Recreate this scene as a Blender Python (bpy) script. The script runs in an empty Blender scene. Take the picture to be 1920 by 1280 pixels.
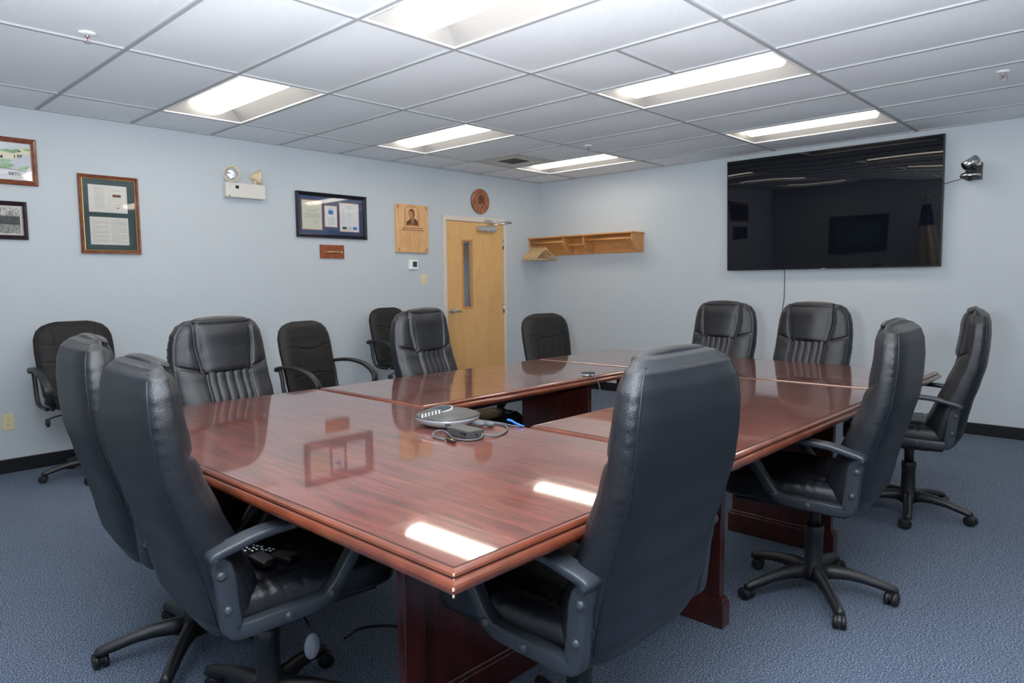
import bpy, bmesh, math, random
from mathutils import Vector, Matrix, Euler
R = math.radians
PI = math.pi
random.seed(7)
S = bpy.context.scene
COL = S.collection
H = 2.53            # ceiling height
RX, RY = 7.2, -7.3  # room extents

# ------------------------------------------------------------------ materials
def new_mat(name):
    m = bpy.data.materials.new(name); m.use_nodes = True
    nt = m.node_tree; b = nt.nodes['Principled BSDF']
    return m, nt, b

def tex_coord(nt, scale=(1, 1, 1), rot=(0, 0, 0), kind='Object'):
    tc = nt.nodes.new('ShaderNodeTexCoord'); mp = nt.nodes.new('ShaderNodeMapping')
    mp.inputs['Scale'].default_value = scale; mp.inputs['Rotation'].default_value = rot
    nt.links.new(tc.outputs[kind], mp.inputs['Vector'])
    return mp.outputs['Vector']

def noise(nt, vec, scale, detail=3, rough=.5, dist=0):
    n = nt.nodes.new('ShaderNodeTexNoise'); n.inputs['Scale'].default_value = scale
    n.inputs['Detail'].default_value = detail; n.inputs['Roughness'].default_value = rough
    n.inputs['Distortion'].default_value = dist
    nt.links.new(vec, n.inputs['Vector']); return n.outputs['Fac']

def ramp(nt, fac, stops):
    r = nt.nodes.new('ShaderNodeValToRGB'); e = r.color_ramp.elements
    while len(e) < len(stops): e.new(.5)
    for el, (p, c) in zip(e, stops):
        el.position = p; el.color = (*c, 1) if len(c) == 3 else c
    nt.links.new(fac, r.inputs['Fac']); return r.outputs['Color']

def bump(nt, b, fac, strength, dist=.01):
    n = nt.nodes.new('ShaderNodeBump'); n.inputs['Strength'].default_value = strength
    n.inputs['Distance'].default_value = dist
    nt.links.new(fac, n.inputs['Height']); nt.links.new(n.outputs['Normal'], b.inputs['Normal'])

def simple(name, col, rough=.5, metal=0, coat=0, bmp=0, bscale=200, var=0, spec=.5):
    m, nt, b = new_mat(name)
    b.inputs['Roughness'].default_value = rough; b.inputs['Metallic'].default_value = metal
    b.inputs['Coat Weight'].default_value = coat; b.inputs['Coat Roughness'].default_value = .08
    b.inputs['Specular IOR Level'].default_value = spec
    v = tex_coord(nt)
    f = noise(nt, v, bscale)
    k = var
    c0 = tuple(max(0, c * (1 - k)) for c in col); c1 = tuple(min(1, c * (1 + k)) for c in col)
    nt.links.new(ramp(nt, f, [(.3, c0), (.7, c1)]), b.inputs['Base Color'])
    if bmp: bump(nt, b, f, bmp, .002)
    return m

def wood(name, dark, mid, light, scale=(1.2, 22, 22), rough=.3, coat=0, fine=1.0, rot=(0, 0, 0), coat_rough=.03, dist=1.2):
    m, nt, b = new_mat(name)
    v = tex_coord(nt, scale, rot)
    f = noise(nt, v, 1.6, 6, .62, dist)
    v2 = tex_coord(nt, tuple(s * 5 for s in scale), rot)
    f2 = noise(nt, v2, 2.0, 3, .6)
    mx = nt.nodes.new('ShaderNodeMath'); mx.operation = 'MULTIPLY_ADD'
    nt.links.new(f2, mx.inputs[0]); mx.inputs[1].default_value = .35 * fine
    nt.links.new(f, mx.inputs[2])
    o = .17 * fine
    nt.links.new(ramp(nt, mx.outputs[0], [(.30 + o, dark), (.5 + o, mid), (.72 + o, light)]), b.inputs['Base Color'])
    b.inputs['Roughness'].default_value = rough
    b.inputs['Coat Weight'].default_value = coat; b.inputs['Coat Roughness'].default_value = coat_rough
    return m

M = {}
# wall paint
m, nt, b = new_mat('wall_paint')
v = tex_coord(nt); f = noise(nt, v, 180, 4)
b.inputs['Base Color'].default_value = (.475, .525, .565, 1); b.inputs['Roughness'].default_value = .55
bump(nt, b, f, .12, .002); M['wall'] = m
# carpet
m, nt, b = new_mat('carpet')
v = tex_coord(nt, (1, 1.7, 1)); f = noise(nt, v, 165, 3, .85)
f2 = noise(nt, tex_coord(nt), 1.3, 3, .5)
c = ramp(nt, f, [(.38, (.006, .012, .028)), (.47, (.050, .073, .118)), (.54, (.105, .145, .215)), (.63, (.46, .52, .60))])
mul = nt.nodes.new('ShaderNodeMix'); mul.data_type = 'RGBA'; mul.blend_type = 'MULTIPLY'
mul.inputs[0].default_value = .35
nt.links.new(c, mul.inputs[6]); nt.links.new(ramp(nt, f2, [(.3, (.7, .7, .72)), (.65, (1, 1, 1))]), mul.inputs[7])
nt.links.new(mul.outputs[2], b.inputs['Base Color'])
b.inputs['Roughness'].default_value = .95; b.inputs['Specular IOR Level'].default_value = .15
bump(nt, b, f, .5, .004); M['carpet'] = m
# ceiling tile
m, nt, b = new_mat('ceiling_tile')
v = tex_coord(nt); f = noise(nt, v, 260, 4, .7)
nt.links.new(ramp(nt, f, [(.33, (.74, .78, .81)), (.5, (.84, .875, .91))]), b.inputs['Base Color'])
b.inputs['Roughness'].default_value = .85; bump(nt, b, f, .5, .003); M['tile'] = m
M['tbar'] = simple('ceiling_grid_metal', (.40, .415, .43), .7, 0, var=.03, spec=.2)
M['base'] = simple('black_rubber_base', (.008, .009, .012), .35, var=.1)
# table woods
M['veneer'] = wood('mahogany_veneer', (.042, .008, .006), (.102, .021, .013), (.19, .044, .025), (2.2, 26, 26), .32, 1.0, 1.0, coat_rough=.040, dist=.8)
M['veneer'].node_tree.nodes['Principled BSDF'].inputs['Coat IOR'].default_value = 1.62
M['mould'] = simple('mahogany_moulding', (.115, .024, .009), .28, coat=.6, var=.35, bscale=9)
M['groove'] = simple('dark_groove', (.02, .005, .004), .5)
M['panel'] = wood('mahogany_panel', (.016, .003, .0025), (.046, .007, .005), (.085, .013, .009), (14, 14, 1.6), .28, .5, 1.0, coat_rough=.15)
M['chip'] = simple('raw_chipped_edge', (.75, .62, .5), .8)
# leather etc
def leather(name, col, rough, bs=.25, spec=.5):
    m, nt, b = new_mat(name)
    v = tex_coord(nt)
    vo = nt.nodes.new('ShaderNodeTexVoronoi'); vo.inputs['Scale'].default_value = 420
    nt.links.new(v, vo.inputs['Vector'])
    f = noise(nt, v, 9, 4, .55)
    ad = nt.nodes.new('ShaderNodeMath'); ad.operation = 'MULTIPLY_ADD'
    nt.links.new(f, ad.inputs[0]); ad.inputs[1].default_value = 2.2
    nt.links.new(vo.outputs['Distance'], ad.inputs[2])
    nt.links.new(ramp(nt, f, [(.3, tuple(c * .85 for c in col)), (.7, tuple(c * 1.15 for c in col))]), b.inputs['Base Color'])
    b.inputs['Roughness'].default_value = rough; b.inputs['Specular IOR Level'].default_value = spec
    bump(nt, b, ad.outputs[0], bs, .004)
    return m
M['leather'] = leather('black_leather', (.008, .0095, .013), .29, .25, .5)
M['leather_back'] = leather('black_vinyl', (.006, .009, .014), .42, .10, .42)
M['leather_dull'] = leather('dull_black_leather', (.009, .0085, .009), .50, .3, .35)
M['plastic'] = simple('charcoal_plastic', (.024, .029, .037), .38, var=.12, bmp=.12, bscale=900)
M['plastic_dark'] = simple('black_plastic', (.011, .012, .015), .42, var=.15, bmp=.1, bscale=700)
M['bolt'] = simple('bolt_plastic', (.034, .040, .048), .38)
M['paddle'] = simple('grey_plastic', (.12, .13, .15), .4)
M['black'] = simple('plain_black', (.004, .004, .005), .4)
M['chrome'] = simple('brushed_steel', (.55, .56, .58), .28, 1, var=.05)
M['silver'] = simple('silver_plastic', (.42, .44, .47), .35, .3)
M['white'] = simple('white_plastic', (.78, .79, .80), .4)
M['fixture'] = simple('white_enamel', (.80, .80, .80), .45)
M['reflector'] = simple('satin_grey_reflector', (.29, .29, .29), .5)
M['cream'] = simple('cream_enamel', (.66, .55, .36), .45, var=.02)
M['offwhite'] = simple('off_white_enamel', (.62, .60, .57), .4, var=.02)
M['trim'] = simple('beige_door_trim', (.64, .57, .50), .5, var=.02)
M['almond'] = simple('almond_plastic', (.66, .58, .36), .4)
M['navy'] = simple('navy_mat_board', (.045, .075, .17), .8, var=.08)
M['green_mat'] = simple('green_mat_board', (.022, .055, .058), .7, var=.12)
M['paper'] = simple('paper', (.66, .64, .59), .8, var=.03, bscale=20)
M['paper_w'] = simple('white_paper', (.72, .73, .74), .8, var=.02, bscale=20)
M['paper_y'] = simple('ivory_paper', (.66, .66, .54), .8, var=.02, bscale=20)
M['ink'] = simple('grey_ink', (.34, .33, .31), .8)
M['ink_dark'] = simple('dark_ink', (.012, .012, .02), .8)
M['orange'] = simple('orange_bevel', (.60, .25, .14), .7)
M['blue'] = simple('blue_print', (.03, .16, .5), .6, var=.5, bscale=60)
M['greenp'] = simple('green_print', (.06, .14, .05), .6, var=.5, bscale=60)
M['pgreen'] = simple('pale_green_print', (.32, .52, .30), .8, var=.25, bscale=25)
M['psky'] = simple('pale_sky_print', (.62, .66, .70), .8, var=.06, bscale=9)
M['pcream'] = simple('pale_building_print', (.70, .68, .52), .8, var=.05)
M['proad'] = simple('pale_grey_print', (.55, .58, .64), .8, var=.05, bscale=12)
M['frame_wood'] = wood('walnut_frame', (.08, .022, .01), (.17, .05, .022), (.26, .085, .04), (9, 9, 9), .35, .3)
M['frame_dark'] = simple('dark_plum_frame', (.022, .010, .017), .3, var=.2, bscale=30)
M['frame_black'] = simple('black_frame', (.008, .009, .014), .22)
M['gold'] = simple('gold_line', (.55, .36, .12), .35, .7)
M['brass'] = simple('brass', (.62, .45, .20), .3, .8)
M['maple'] = wood('maple_plaque', (.55, .30, .13), (.66, .38, .17), (.76, .48, .25), (14, 14, 2), .5, .1, .8)
M['burn'] = simple('burnt_engraving', (.12, .045, .02), .8, var=.2, bscale=90)
M['burn_light'] = simple('light_engraving', (.42, .21, .09), .8, var=.1, bscale=90)
M['redwood'] = wood('redwood_plaque', (.16, .035, .015), (.25, .06, .025), (.33, .09, .04), (3, 18, 3), .4, .2)
M['sealwood'] = wood('cedar_disc', (.16, .045, .018), (.30, .095, .038), (.46, .19, .09), (2, 9, 9), .3, .5)
M['birch'] = wood('birch_door', (.60, .345, .125), (.655, .385, .148), (.70, .42, .17), (4, 4, 1.4), .42, .15, .25, coat_rough=.2)
M['oak'] = wood('golden_oak', (.40, .165, .045), (.55, .245, .072), (.64, .31, .11), (1.6, 20, 20), .4, .2)
M['beech'] = wood('beech_hanger', (.52, .34, .17), (.66, .46, .25), (.76, .56, .33), (5, 5, 18), .45, .1)
M['glassdark'] = simple('dark_lens_glass', (.01, .01, .015), .05, coat=1)
M['phone'] = simple('slate_plastic', (.050, .049, .048), .42, var=.05)
M['lcd'] = simple('lcd_glass', (.020, .035, .045), .6, spec=.2)
M['cable'] = simple('grey_cable', (.075, .08, .09), .5)
M['bluecable'] = simple('blue_plug', (.02, .16, .75), .4)
M['red'] = simple('red_glass', (.45, .01, .02), .2)
M['flagblue'] = simple('navy_cloth', (.01, .015, .09), .8)
M['flagwhite'] = simple('pale_cloth', (.6, .5, .38), .8)
M['picture'] = simple('seascape_print', (.03, .09, .16), .5, var=.8, bscale=6)
M['bwphoto'] = None
m, nt, b = new_mat('monochrome_photo')
tc = nt.nodes.new('ShaderNodeTexCoord'); sp = nt.nodes.new('ShaderNodeSeparateXYZ')
nt.links.new(tc.outputs['Generated'], sp.inputs[0])
f = noise(nt, tex_coord(nt, (60, 60, 40)), 1.0, 4, .7)
ad = nt.nodes.new('ShaderNodeMath'); ad.operation = 'MULTIPLY_ADD'; ad.inputs[1].default_value = .10
nt.links.new(f, ad.inputs[0]); nt.links.new(sp.outputs['Z'], ad.inputs[2])
base = ramp(nt, ad.outputs[0], [(.0, (.30, .29, .27)), (.38, (.22, .22, .21)), (.42, (.03, .03, .035)), (.70, (.05, .05, .055)), (.74, (.40, .40, .38)), (1, (.55, .54, .51))])
mx = nt.nodes.new('ShaderNodeMix'); mx.data_type = 'RGBA'; mx.blend_type = 'OVERLAY'; mx.inputs[0].default_value = .8
nt.links.new(base, mx.inputs[6])
nt.links.new(ramp(nt, noise(nt, tex_coord(nt, (90, 90, 45)), 1, 4, .8), [(.4, (.1, .1, .1)), (.6, (.9, .9, .9))]), mx.inputs[7])
nt.links.new(mx.outputs[2], b.inputs['Base Color']); b.inputs['Roughness'].default_value = .6
M['bwphoto'] = m
# TV glass
m, nt, b = new_mat('tv_glass')
b.inputs['Base Color'].default_value = (.004, .005, .008, 1); b.inputs['Roughness'].default_value = .02
b.inputs['Specular IOR Level'].default_value = .36
f = noise(nt, tex_coord(nt, (1, 1, 1.6)), 1.6, 0, .3); bump(nt, b, f, 1.0, .0022); M['tv'] = m
# thin glass
m = bpy.data.materials.new('clear_glass'); m.use_nodes = True; nt = m.node_tree; nt.nodes.clear()
o = nt.nodes.new('ShaderNodeOutputMaterial'); mixs = nt.nodes.new('ShaderNodeMixShader')
fr = nt.nodes.new('ShaderNodeFresnel'); fr.inputs['IOR'].default_value = 1.45
tr = nt.nodes.new('ShaderNodeBsdfTransparent'); gl = nt.nodes.new('ShaderNodeBsdfGlossy'); gl.inputs['Roughness'].default_value = .03
nt.links.new(fr.outputs[0], mixs.inputs[0]); nt.links.new(tr.outputs[0], mixs.inputs[1]); nt.links.new(gl.outputs[0], mixs.inputs[2])
nt.links.new(mixs.outputs[0], o.inputs[0]); M['glass'] = m
# lamp lens
m, nt, b = new_mat('lit_lens')
b.inputs['Base Color'].default_value = (.9, .9, .9, 1)
b.inputs['Emission Color'].default_value = (1.0, .90, .77, 1); b.inputs['Emission Strength'].default_value = 7.5
M['lens'] = m

# ------------------------------------------------------------------ mesh builder
class MB:
    def __init__(s): s.bm = bmesh.new()
    def _merge(s, t, mi=0, smooth=False, mat=None):
        if mat is not None: bmesh.ops.transform(t, matrix=mat, verts=t.verts)
        for f in t.faces: f.material_index = mi; f.smooth = smooth
        me = bpy.data.meshes.new('tmp'); t.to_mesh(me); t.free()
        n0 = len(s.bm.faces); s.bm.from_mesh(me); bpy.data.meshes.remove(me)
        return s
    def box(s, a, b_, bev=0, mi=0, rot=None, seg=2, smooth=False):
        a = Vector(a); b_ = Vector(b_); c = (a + b_) / 2; d = b_ - a
        t = bmesh.new(); bmesh.ops.create_cube(t, size=1)
        bmesh.ops.scale(t, vec=d, verts=t.verts)
        if bev: bmesh.ops.bevel(t, geom=t.edges[:], offset=min(bev, min(abs(x) for x in d) * .49), segments=seg, affect='EDGES', profile=.5)
        mat = Matrix.Translation(c) @ (rot.to_matrix().to_4x4() if rot else Matrix())
        return s._merge(t, mi, smooth, mat)
    def cyl(s, p0, p1, r0, r1=None, n=20, mi=0, cap=True, smooth=True):
        r1 = r0 if r1 is None else r1
        p0 = Vector(p0); p1 = Vector(p1); d = p1 - p0
        t = bmesh.new(); bmesh.ops.create_cone(t, cap_ends=cap, segments=n, radius1=r0, radius2=r1, depth=d.length)
        mat = Matrix.Translation((p0 + p1) / 2) @ d.to_track_quat('Z', 'Y').to_matrix().to_4x4()
        for f in t.faces: f.material_index = mi; f.smooth = smooth and len(f.verts) == 4
        bmesh.ops.transform(t, matrix=mat, verts=t.verts)
        me = bpy.data.meshes.new('tmp'); t.to_mesh(me); t.free(); s.bm.from_mesh(me); bpy.data.meshes.remove(me)
        return s
    def sphere(s, c, r, mi=0, u=20, v=12, scale=(1, 1, 1)):
        t = bmesh.new(); bmesh.ops.create_uvsphere(t, u_segments=u, v_segments=v, radius=r)
        bmesh.ops.scale(t, vec=scale, verts=t.verts)
        return s._merge(t, mi, True, Matrix.Translation(c))
    def loft(s, rings, closed=True, caps=True, mi=0, smooth=True, loop=False):
        bm = s.bm; vs = [[bm.verts.new(p) for p in r] for r in rings]
        n = len(rings[0]); m_ = len(rings)
        for i in range(m_ if loop else m_ - 1):
            A = vs[i]; B = vs[(i + 1) % m_]
            for j in range(n if closed else n - 1):
                k = (j + 1) % n
                try:
                    f = bm.faces.new((A[j], A[k], B[k], B[j])); f.material_index = mi; f.smooth = smooth
                except ValueError: pass
        if caps and closed and not loop:
            for r in (vs[0][::-1], vs[-1]):
                f = bm.faces.new(r); f.material_index = mi; f.smooth = False
        return s
    def poly(s, pts, mi=0):
        f = s.bm.faces.new([s.bm.verts.new(p) for p in pts]); f.material_index = mi; return s
    def prism(s, pts, d, mi=0, bev=0):
        d = Vector(d); a = [Vector(p) for p in pts]
        bm = bmesh.new(); v0 = [bm.verts.new(p) for p in a]; v1 = [bm.verts.new(p + d) for p in a]
        n = len(a); bm.faces.new(v0[::-1]); bm.faces.new(v1)
        for i in range(n): bm.faces.new((v0[i], v0[(i + 1) % n], v1[(i + 1) % n], v1[i]))
        if bev: bmesh.ops.bevel(bm, geom=bm.edges[:], offset=bev, segments=2, affect='EDGES')
        return s._merge(bm, mi, False)
    def tube(s, pts, r, n=8, mi=0, closed=False):
        pts = [Vector(p) for p in pts]; rings = []
        up = Vector((0, 0, 1)); N = len(pts)
        for i, p in enumerate(pts):
            a = pts[i - 1] if (i or closed) else p; b_ = pts[(i + 1) % N] if (i < N - 1 or closed) else p
            t = (b_ - a).normalized()
            if i == 0: u = t.orthogonal().normalized()
            else: u = (u - t * u.dot(t)).normalized()
            w = t.cross(u)
            rr = r[i] if isinstance(r, (list, tuple)) else r
            rings.append([p + u * math.cos(2 * PI * k / n) * rr + w * math.sin(2 * PI * k / n) * rr for k in range(n)])
        return s.loft(rings, True, True, mi, True, closed)
    def build(s, name, mats, parent=None, loc=(0, 0, 0), rot=(0, 0, 0), normals=True):
        if normals: bmesh.ops.recalc_face_normals(s.bm, faces=s.bm.faces[:])
        me = bpy.data.meshes.new(name); s.bm.to_mesh(me); s.bm.free()
        if not isinstance(mats, (list, tuple)): mats = [mats]
        for m_ in mats: me.materials.append(m_)
        o = bpy.data.objects.new(name, me); COL.objects.link(o)
        o.location = loc; o.rotation_euler = rot
        if parent: o.parent = parent
        return o

def spline(pts, n=8, closed=False):
    """Catmull-Rom through pts"""
    P = [Vector(p) for p in pts]; out = []; N = len(P)
    for i in range(N if closed else N - 1):
        p0 = P[i - 1] if (i or closed) else P[0]; p1 = P[i]; p2 = P[(i + 1) % N]
        p3 = P[(i + 2) % N] if (i + 2 < N or closed) else P[-1]
        for k in range(n):
            t = k / n
            out.append(.5 * ((2 * p1) + (p2 - p0) * t + (2 * p0 - 5 * p1 + 4 * p2 - p3) * t * t + (3 * p1 - p0 - 3 * p2 + p3) * t ** 3))
    if not closed: out.append(P[-1])
    return out

def tag(o, label, cat, group=None):
    o['label'] = label; o['category'] = cat
    if group: o['group'] = group
    return o
def struct(o): o['kind'] = 'structure'; return o
def empty(name, loc, rz=0, label=None, cat=None, group=None, rot=None):
    o = bpy.data.objects.new(name, None); COL.objects.link(o); o.location = loc
    o.rotation_euler = rot if rot else (0, 0, rz); o.empty_display_size = .1
    if label: tag(o, label, cat, group)
    return o
def kids(o): return [c for c in bpy.data.objects if c.parent == o]
def copy_tree(o, parent=None):
    c = o.copy(); COL.objects.link(c)
    if parent: c.parent = parent
    for ch in kids(o): copy_tree(ch, c)
    return c
def interp(xs, ys, x):
    if x <= xs[0]: return ys[0]
    for i in range(1, len(xs)):
        if x <= xs[i]:
            t = (x - xs[i - 1]) / (xs[i] - xs[i - 1]); t2 = t * t * (3 - 2 * t) * .35 + t * .65
            return ys[i - 1] + (ys[i] - ys[i - 1]) * t2
    return ys[-1]
def text_mesh(name, txt, size, mat, parent, loc, rot, align='CENTER', ext=.0004):
    c = bpy.data.curves.new(name, 'FONT'); c.body = txt; c.size = size; c.align_x = align; c.extrude = ext
    t = bpy.data.objects.new('t', c); COL.objects.link(t)
    bpy.context.view_layer.update()
    me = bpy.data.meshes.new_from_object(t.evaluated_get(bpy.context.evaluated_depsgraph_get()))
    bpy.data.objects.remove(t); bpy.data.curves.remove(c)
    me.materials.clear(); me.materials.append(mat)
    o = bpy.data.objects.new(name, me); COL.objects.link(o); o.parent = parent; o.location = loc; o.rotation_euler = rot
    return o

# ------------------------------------------------------------------ room
T = .12
struct(MB().box((-1.6, RY - T, -.1), (RX + T, T, 0)).build('floor', M['carpet']))
DY0, DY1, DH = -1.628, -.648, 2.022     # rough opening in the door wall
mb = MB()
mb.box((-T, RY - T, 0), (0, DY0, H + .1)); mb.box((-T, DY1, 0), (0, T, H + .1)); mb.box((-T, DY0, DH), (0, DY1, H + .1))
struct(mb.build('wall_left', M['wall']))
struct(MB().box((0, 0, 0), (RX + T, T, H + .1)).build('wall_back', M['wall']))
struct(MB().box((RX, RY - T, 0), (RX + T, 0, H + .1)).build('wall_right', M['wall']))
struct(MB().box((0, RY - T, 0), (RX, RY, H + .1)).build('wall_front', M['wall']))
def bboard(name, a, b_):
    struct(MB().box(a, b_, .004).build(name, M['base']))
bboard('baseboard_left', (0, RY, 0), (.012, DY0 - .03, .098))
bboard('baseboard_left_corner', (0, DY1 + .03, 0), (.012, -.012, .098))
bboard('baseboard_back', (0, -.012, 0), (RX, 0, .098))
bboard('baseboard_right', (RX - .012, RY, 0), (RX, -.012, .098))
bboard('baseboard_front', (.012, RY, 0), (RX - .012, RY + .012, .098))
# hallway beyond the door's glass
struct(MB().box((-1.62, -3.2, 0), (-1.5, 1.0, H)).build('wall_hallway', M['wall']))

# ceiling grid
GX = [0, .569, 1.789, 3.009, 4.229, 5.449, 6.669, RX]
GY = [-.0] + [-.503 - .61 * k for k in range(12)] + [RY]
GY = [g for g in GY if g >= RY]
LXs = [.569, 3.009, 5.449]; LYs = [-.503, -2.333, -4.163, -5.993]
lights = [(x, y) for x in LXs for y in LYs]
def is_light(x, y): return any(abs(x - a) < .01 and abs(y - b_) < .01 for a, b_ in lights)
VENT = (.569, -1.113)
mb = MB()
def tile(x0, x1, y1, y0):
    n = 8; g = .004; bm = mb.bm
    vs = []
    for i in range(n + 1):
        for j in range(n + 1):
            u = i / n; v_ = j / n
            z = H + .006 - .010 * (1 - (2 * u - 1) ** 2) * (1 - (2 * v_ - 1) ** 2)
            vs.append(bm.verts.new((x0 + (x1 - x0) * u, y0 + (y1 - y0) * v_, z)))
    for i in range(n):
        for j in range(n):
            f = bm.faces.new((vs[i * (n + 1) + j], vs[(i + 1) * (n + 1) + j], vs[(i + 1) * (n + 1) + j + 1], vs[i * (n + 1) + j + 1])); f.smooth = True
bars = MB(); bw = .012
HALF = (3.009, -2.943)
for i in range(len(GX) - 1):
    for j in range(len(GY) - 1):
        x0, x1, y1, y0 = GX[i], GX[i + 1], GY[j], GY[j + 1]
        if is_light(x0, y1): continue
        if abs(x0 - VENT[0]) < .01 and abs(y1 - VENT[1]) < .01:
            tile(x0 + .61, x1, y1, y0); bars.box((x0 + .61 - bw, y0, H - .003), (x0 + .61 + bw, y1, H + .02)); continue
        if abs(x0 - HALF[0]) < .01 and abs(y1 - HALF[1]) < .01:
            tile(x0, x0 + .61, y1, y0); tile(x0 + .61, x1, y1, y0); bars.box((x0 + .61 - bw, y0, H - .003), (x0 + .61 + bw, y1, H + .02)); continue
        tile(x0, x1, y1, y0)
# closed lid above everything keeps the room light tight
mb.box((-T, RY - T, H + .22), (RX + T, T, H + .26))
ceil = struct(mb.build('ceiling', M['tile'], normals=False))
for x in GX[1:-1]: bars.box((x - bw, RY, H - .004), (x + bw, 0, H + .02), .0015)
for y in GY[1:-1]:
    bars.box((0, y - bw, H - .0035), (RX, y + bw, H + .02), .0015)
bars.box((0, RY, H - .004), (.022, 0, H + .02)); bars.box((0, -.022, H - .0045), (RX, 0, H + .02))
bars.box((RX - .022, RY, H - .004), (RX, 0, H + .02)); bars.box((0, RY, H - .0045), (RX, RY + .022, H + .02))
struct(bars.build('trim_1', M['tbar']))

# ------------------------------------------------------------------ ceiling lights (2 x 4 ft troffers)
def make_light():
    t = empty('ceiling_light', (0, 0, H))
    L, W = 1.22, .61; e = .013
    fr = MB()
    x0, x1, y0, y1 = e, L - e, e, W - e
    w = .012
    fr.box((x0, y0, -.006), (x1, y0 + w, .03), .002); fr.box((x0, y1 - w, -.006), (x1, y1, .03), .002)
    fr.box((x0, y0 + w, -.0055), (x0 + w, y1 - w, .03), .002); fr.box((x1 - w, y0 + w, -.0055), (x1, y1 - w, .03), .002)
    fr.build('frame', M['fixture'], t)
    # curved white reflector: opening rim up to the lens slot
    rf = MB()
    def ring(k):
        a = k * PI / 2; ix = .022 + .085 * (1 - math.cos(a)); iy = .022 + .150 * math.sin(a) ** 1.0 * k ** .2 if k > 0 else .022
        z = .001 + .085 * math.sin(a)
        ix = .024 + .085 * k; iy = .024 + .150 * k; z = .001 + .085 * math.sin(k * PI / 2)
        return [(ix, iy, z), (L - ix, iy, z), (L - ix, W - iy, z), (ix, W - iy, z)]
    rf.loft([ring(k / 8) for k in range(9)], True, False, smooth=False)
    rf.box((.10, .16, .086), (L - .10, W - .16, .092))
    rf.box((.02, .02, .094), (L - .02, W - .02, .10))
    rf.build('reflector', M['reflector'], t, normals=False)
    ln = MB(); rings = []
    for i in range(13):
        a = PI * i / 12; y = W / 2 - .137 * math.cos(a); z = .078 - .074 * math.sin(a)
        rings.append([(.115, y, z), (L - .115, y, z)])
    ln.loft([[p[0] for p in rings], [p[1] for p in rings]], True, True, smooth=True)
    ln.build('lens', M['lens'], t)
    return t
lt0 = make_light()
LNAMES = {
 (0, 0): 'recessed ceiling light nearest the corner, beyond the square air vent',
 (0, 1): 'recessed ceiling light above the wall between the blue-matted frame and the door',
 (0, 2): 'recessed ceiling light above the twin-head emergency lamp',
 (0, 3): 'recessed ceiling light at the left end of the row nearest the camera',
 (1, 0): 'recessed ceiling light just in front of the wall-mounted television',
 (1, 1): 'recessed ceiling light between the cropped large one and the one before the television',
 (1, 2): 'largest recessed ceiling light, cut by the top edge of the photo',
 (1, 3): 'recessed ceiling light in the middle of the row nearest the camera',
 (2, 0): 'recessed ceiling light to the right of the television corner',
 (2, 1): 'recessed ceiling light in the right column, second from the television wall',
 (2, 2): 'recessed ceiling light in the right column, third from the television wall',
 (2, 3): 'recessed ceiling light in the right column, closest to the camera'}
first = True
for i, x in enumerate(LXs):
    for j, y in enumerate(LYs):
        o = lt0 if first else copy_tree(lt0); first = False
        o.location = (x, y - .61, H)
        tag(o, LNAMES[(i, j)], 'ceiling light', 'recessed ceiling lights')

# air vent 2 x 2
t = empty('ceiling_vent', (VENT[0] + .305, VENT[1] - .305, H), 0, 'square grey ceiling air vent with a dark louvred centre', 'vent')
mb = MB()
def sq(r, z): return [(-r, -r, z), (r, -r, z), (r, r, z), (-r, r, z)]
mb.loft([sq(.293, .0), sq(.288, -.006), sq(.24, -.004), sq(.20, .012), sq(.15, .002), sq(.135, -.003), sq(.13, .012)], True, False, smooth=False)
mb.build('face', simple('grey_vent_enamel', (.50, .50, .48), .6), t, normals=False)
mb = MB()
for k in range(9):
    y = -.12 + .03 * k; mb.box((-.128, y - .009, .0), (.128, y + .009, .003), rot=Euler((R(35), 0, 0)))
mb.box((-.13, -.13, .016), (.13, .13, .02))
mb.build('louvre', simple('dark_louvre', (.12, .12, .12), .5), t)

# sprinklers
def make_sprinkler():
    t = empty('sprinkler', (0, 0, H))
    MB().loft([[(r * math.cos(a * PI / 12), r * math.sin(a * PI / 12), z) for a in range(24)] for r, z in ((.040, .0), (.040, -.004), (.030, -.009), (.016, -.010))], True, True).build('escutcheon', M['white'], t)
    mb = MB().cyl((0, 0, -.008), (0, 0, -.022), .009)
    mb.tube(spline([(.008, 0, -.02), (.014, 0, -.032), (.006, 0, -.046)], 5), .002); mb.tube(spline([(-.008, 0, -.02), (-.014, 0, -.032), (-.006, 0, -.046)], 5), .002)
    mb.build('yoke', M['chrome'], t)
    MB().cyl((0, 0, -.022), (0, 0, -.044), .0025).build('bulb', M['red'], t)
    mb = MB().cyl((0, 0, -.045), (0, 0, -.048), .017)
    for k in range(8):
        a = k * PI / 4; mb.box((.014 * math.cos(a) - .003, .014 * math.sin(a) - .003, -.049), (.014 * math.cos(a) + .003 + .006 * math.cos(a), .014 * math.sin(a) + .003 + .006 * math.sin(a), -.046))
    mb.build('deflector', M['chrome'], t)
    return t
sp0 = make_sprinkler()
for k, (x, y, l) in enumerate([(1.926, -5.60, 'chrome ceiling sprinkler at the upper left of the photo, left of the emergency lamp'),
                               (5.051, -1.567, 'chrome ceiling sprinkler above the camera beside the television'),
                               (1.919, -1.541, 'chrome ceiling sprinkler beside the light nearest the room corner')]):
    o = sp0 if k == 0 else copy_tree(sp0); o.location = (x, y, H - .002); tag(o, l, 'sprinkler', 'ceiling sprinklers')

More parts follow.
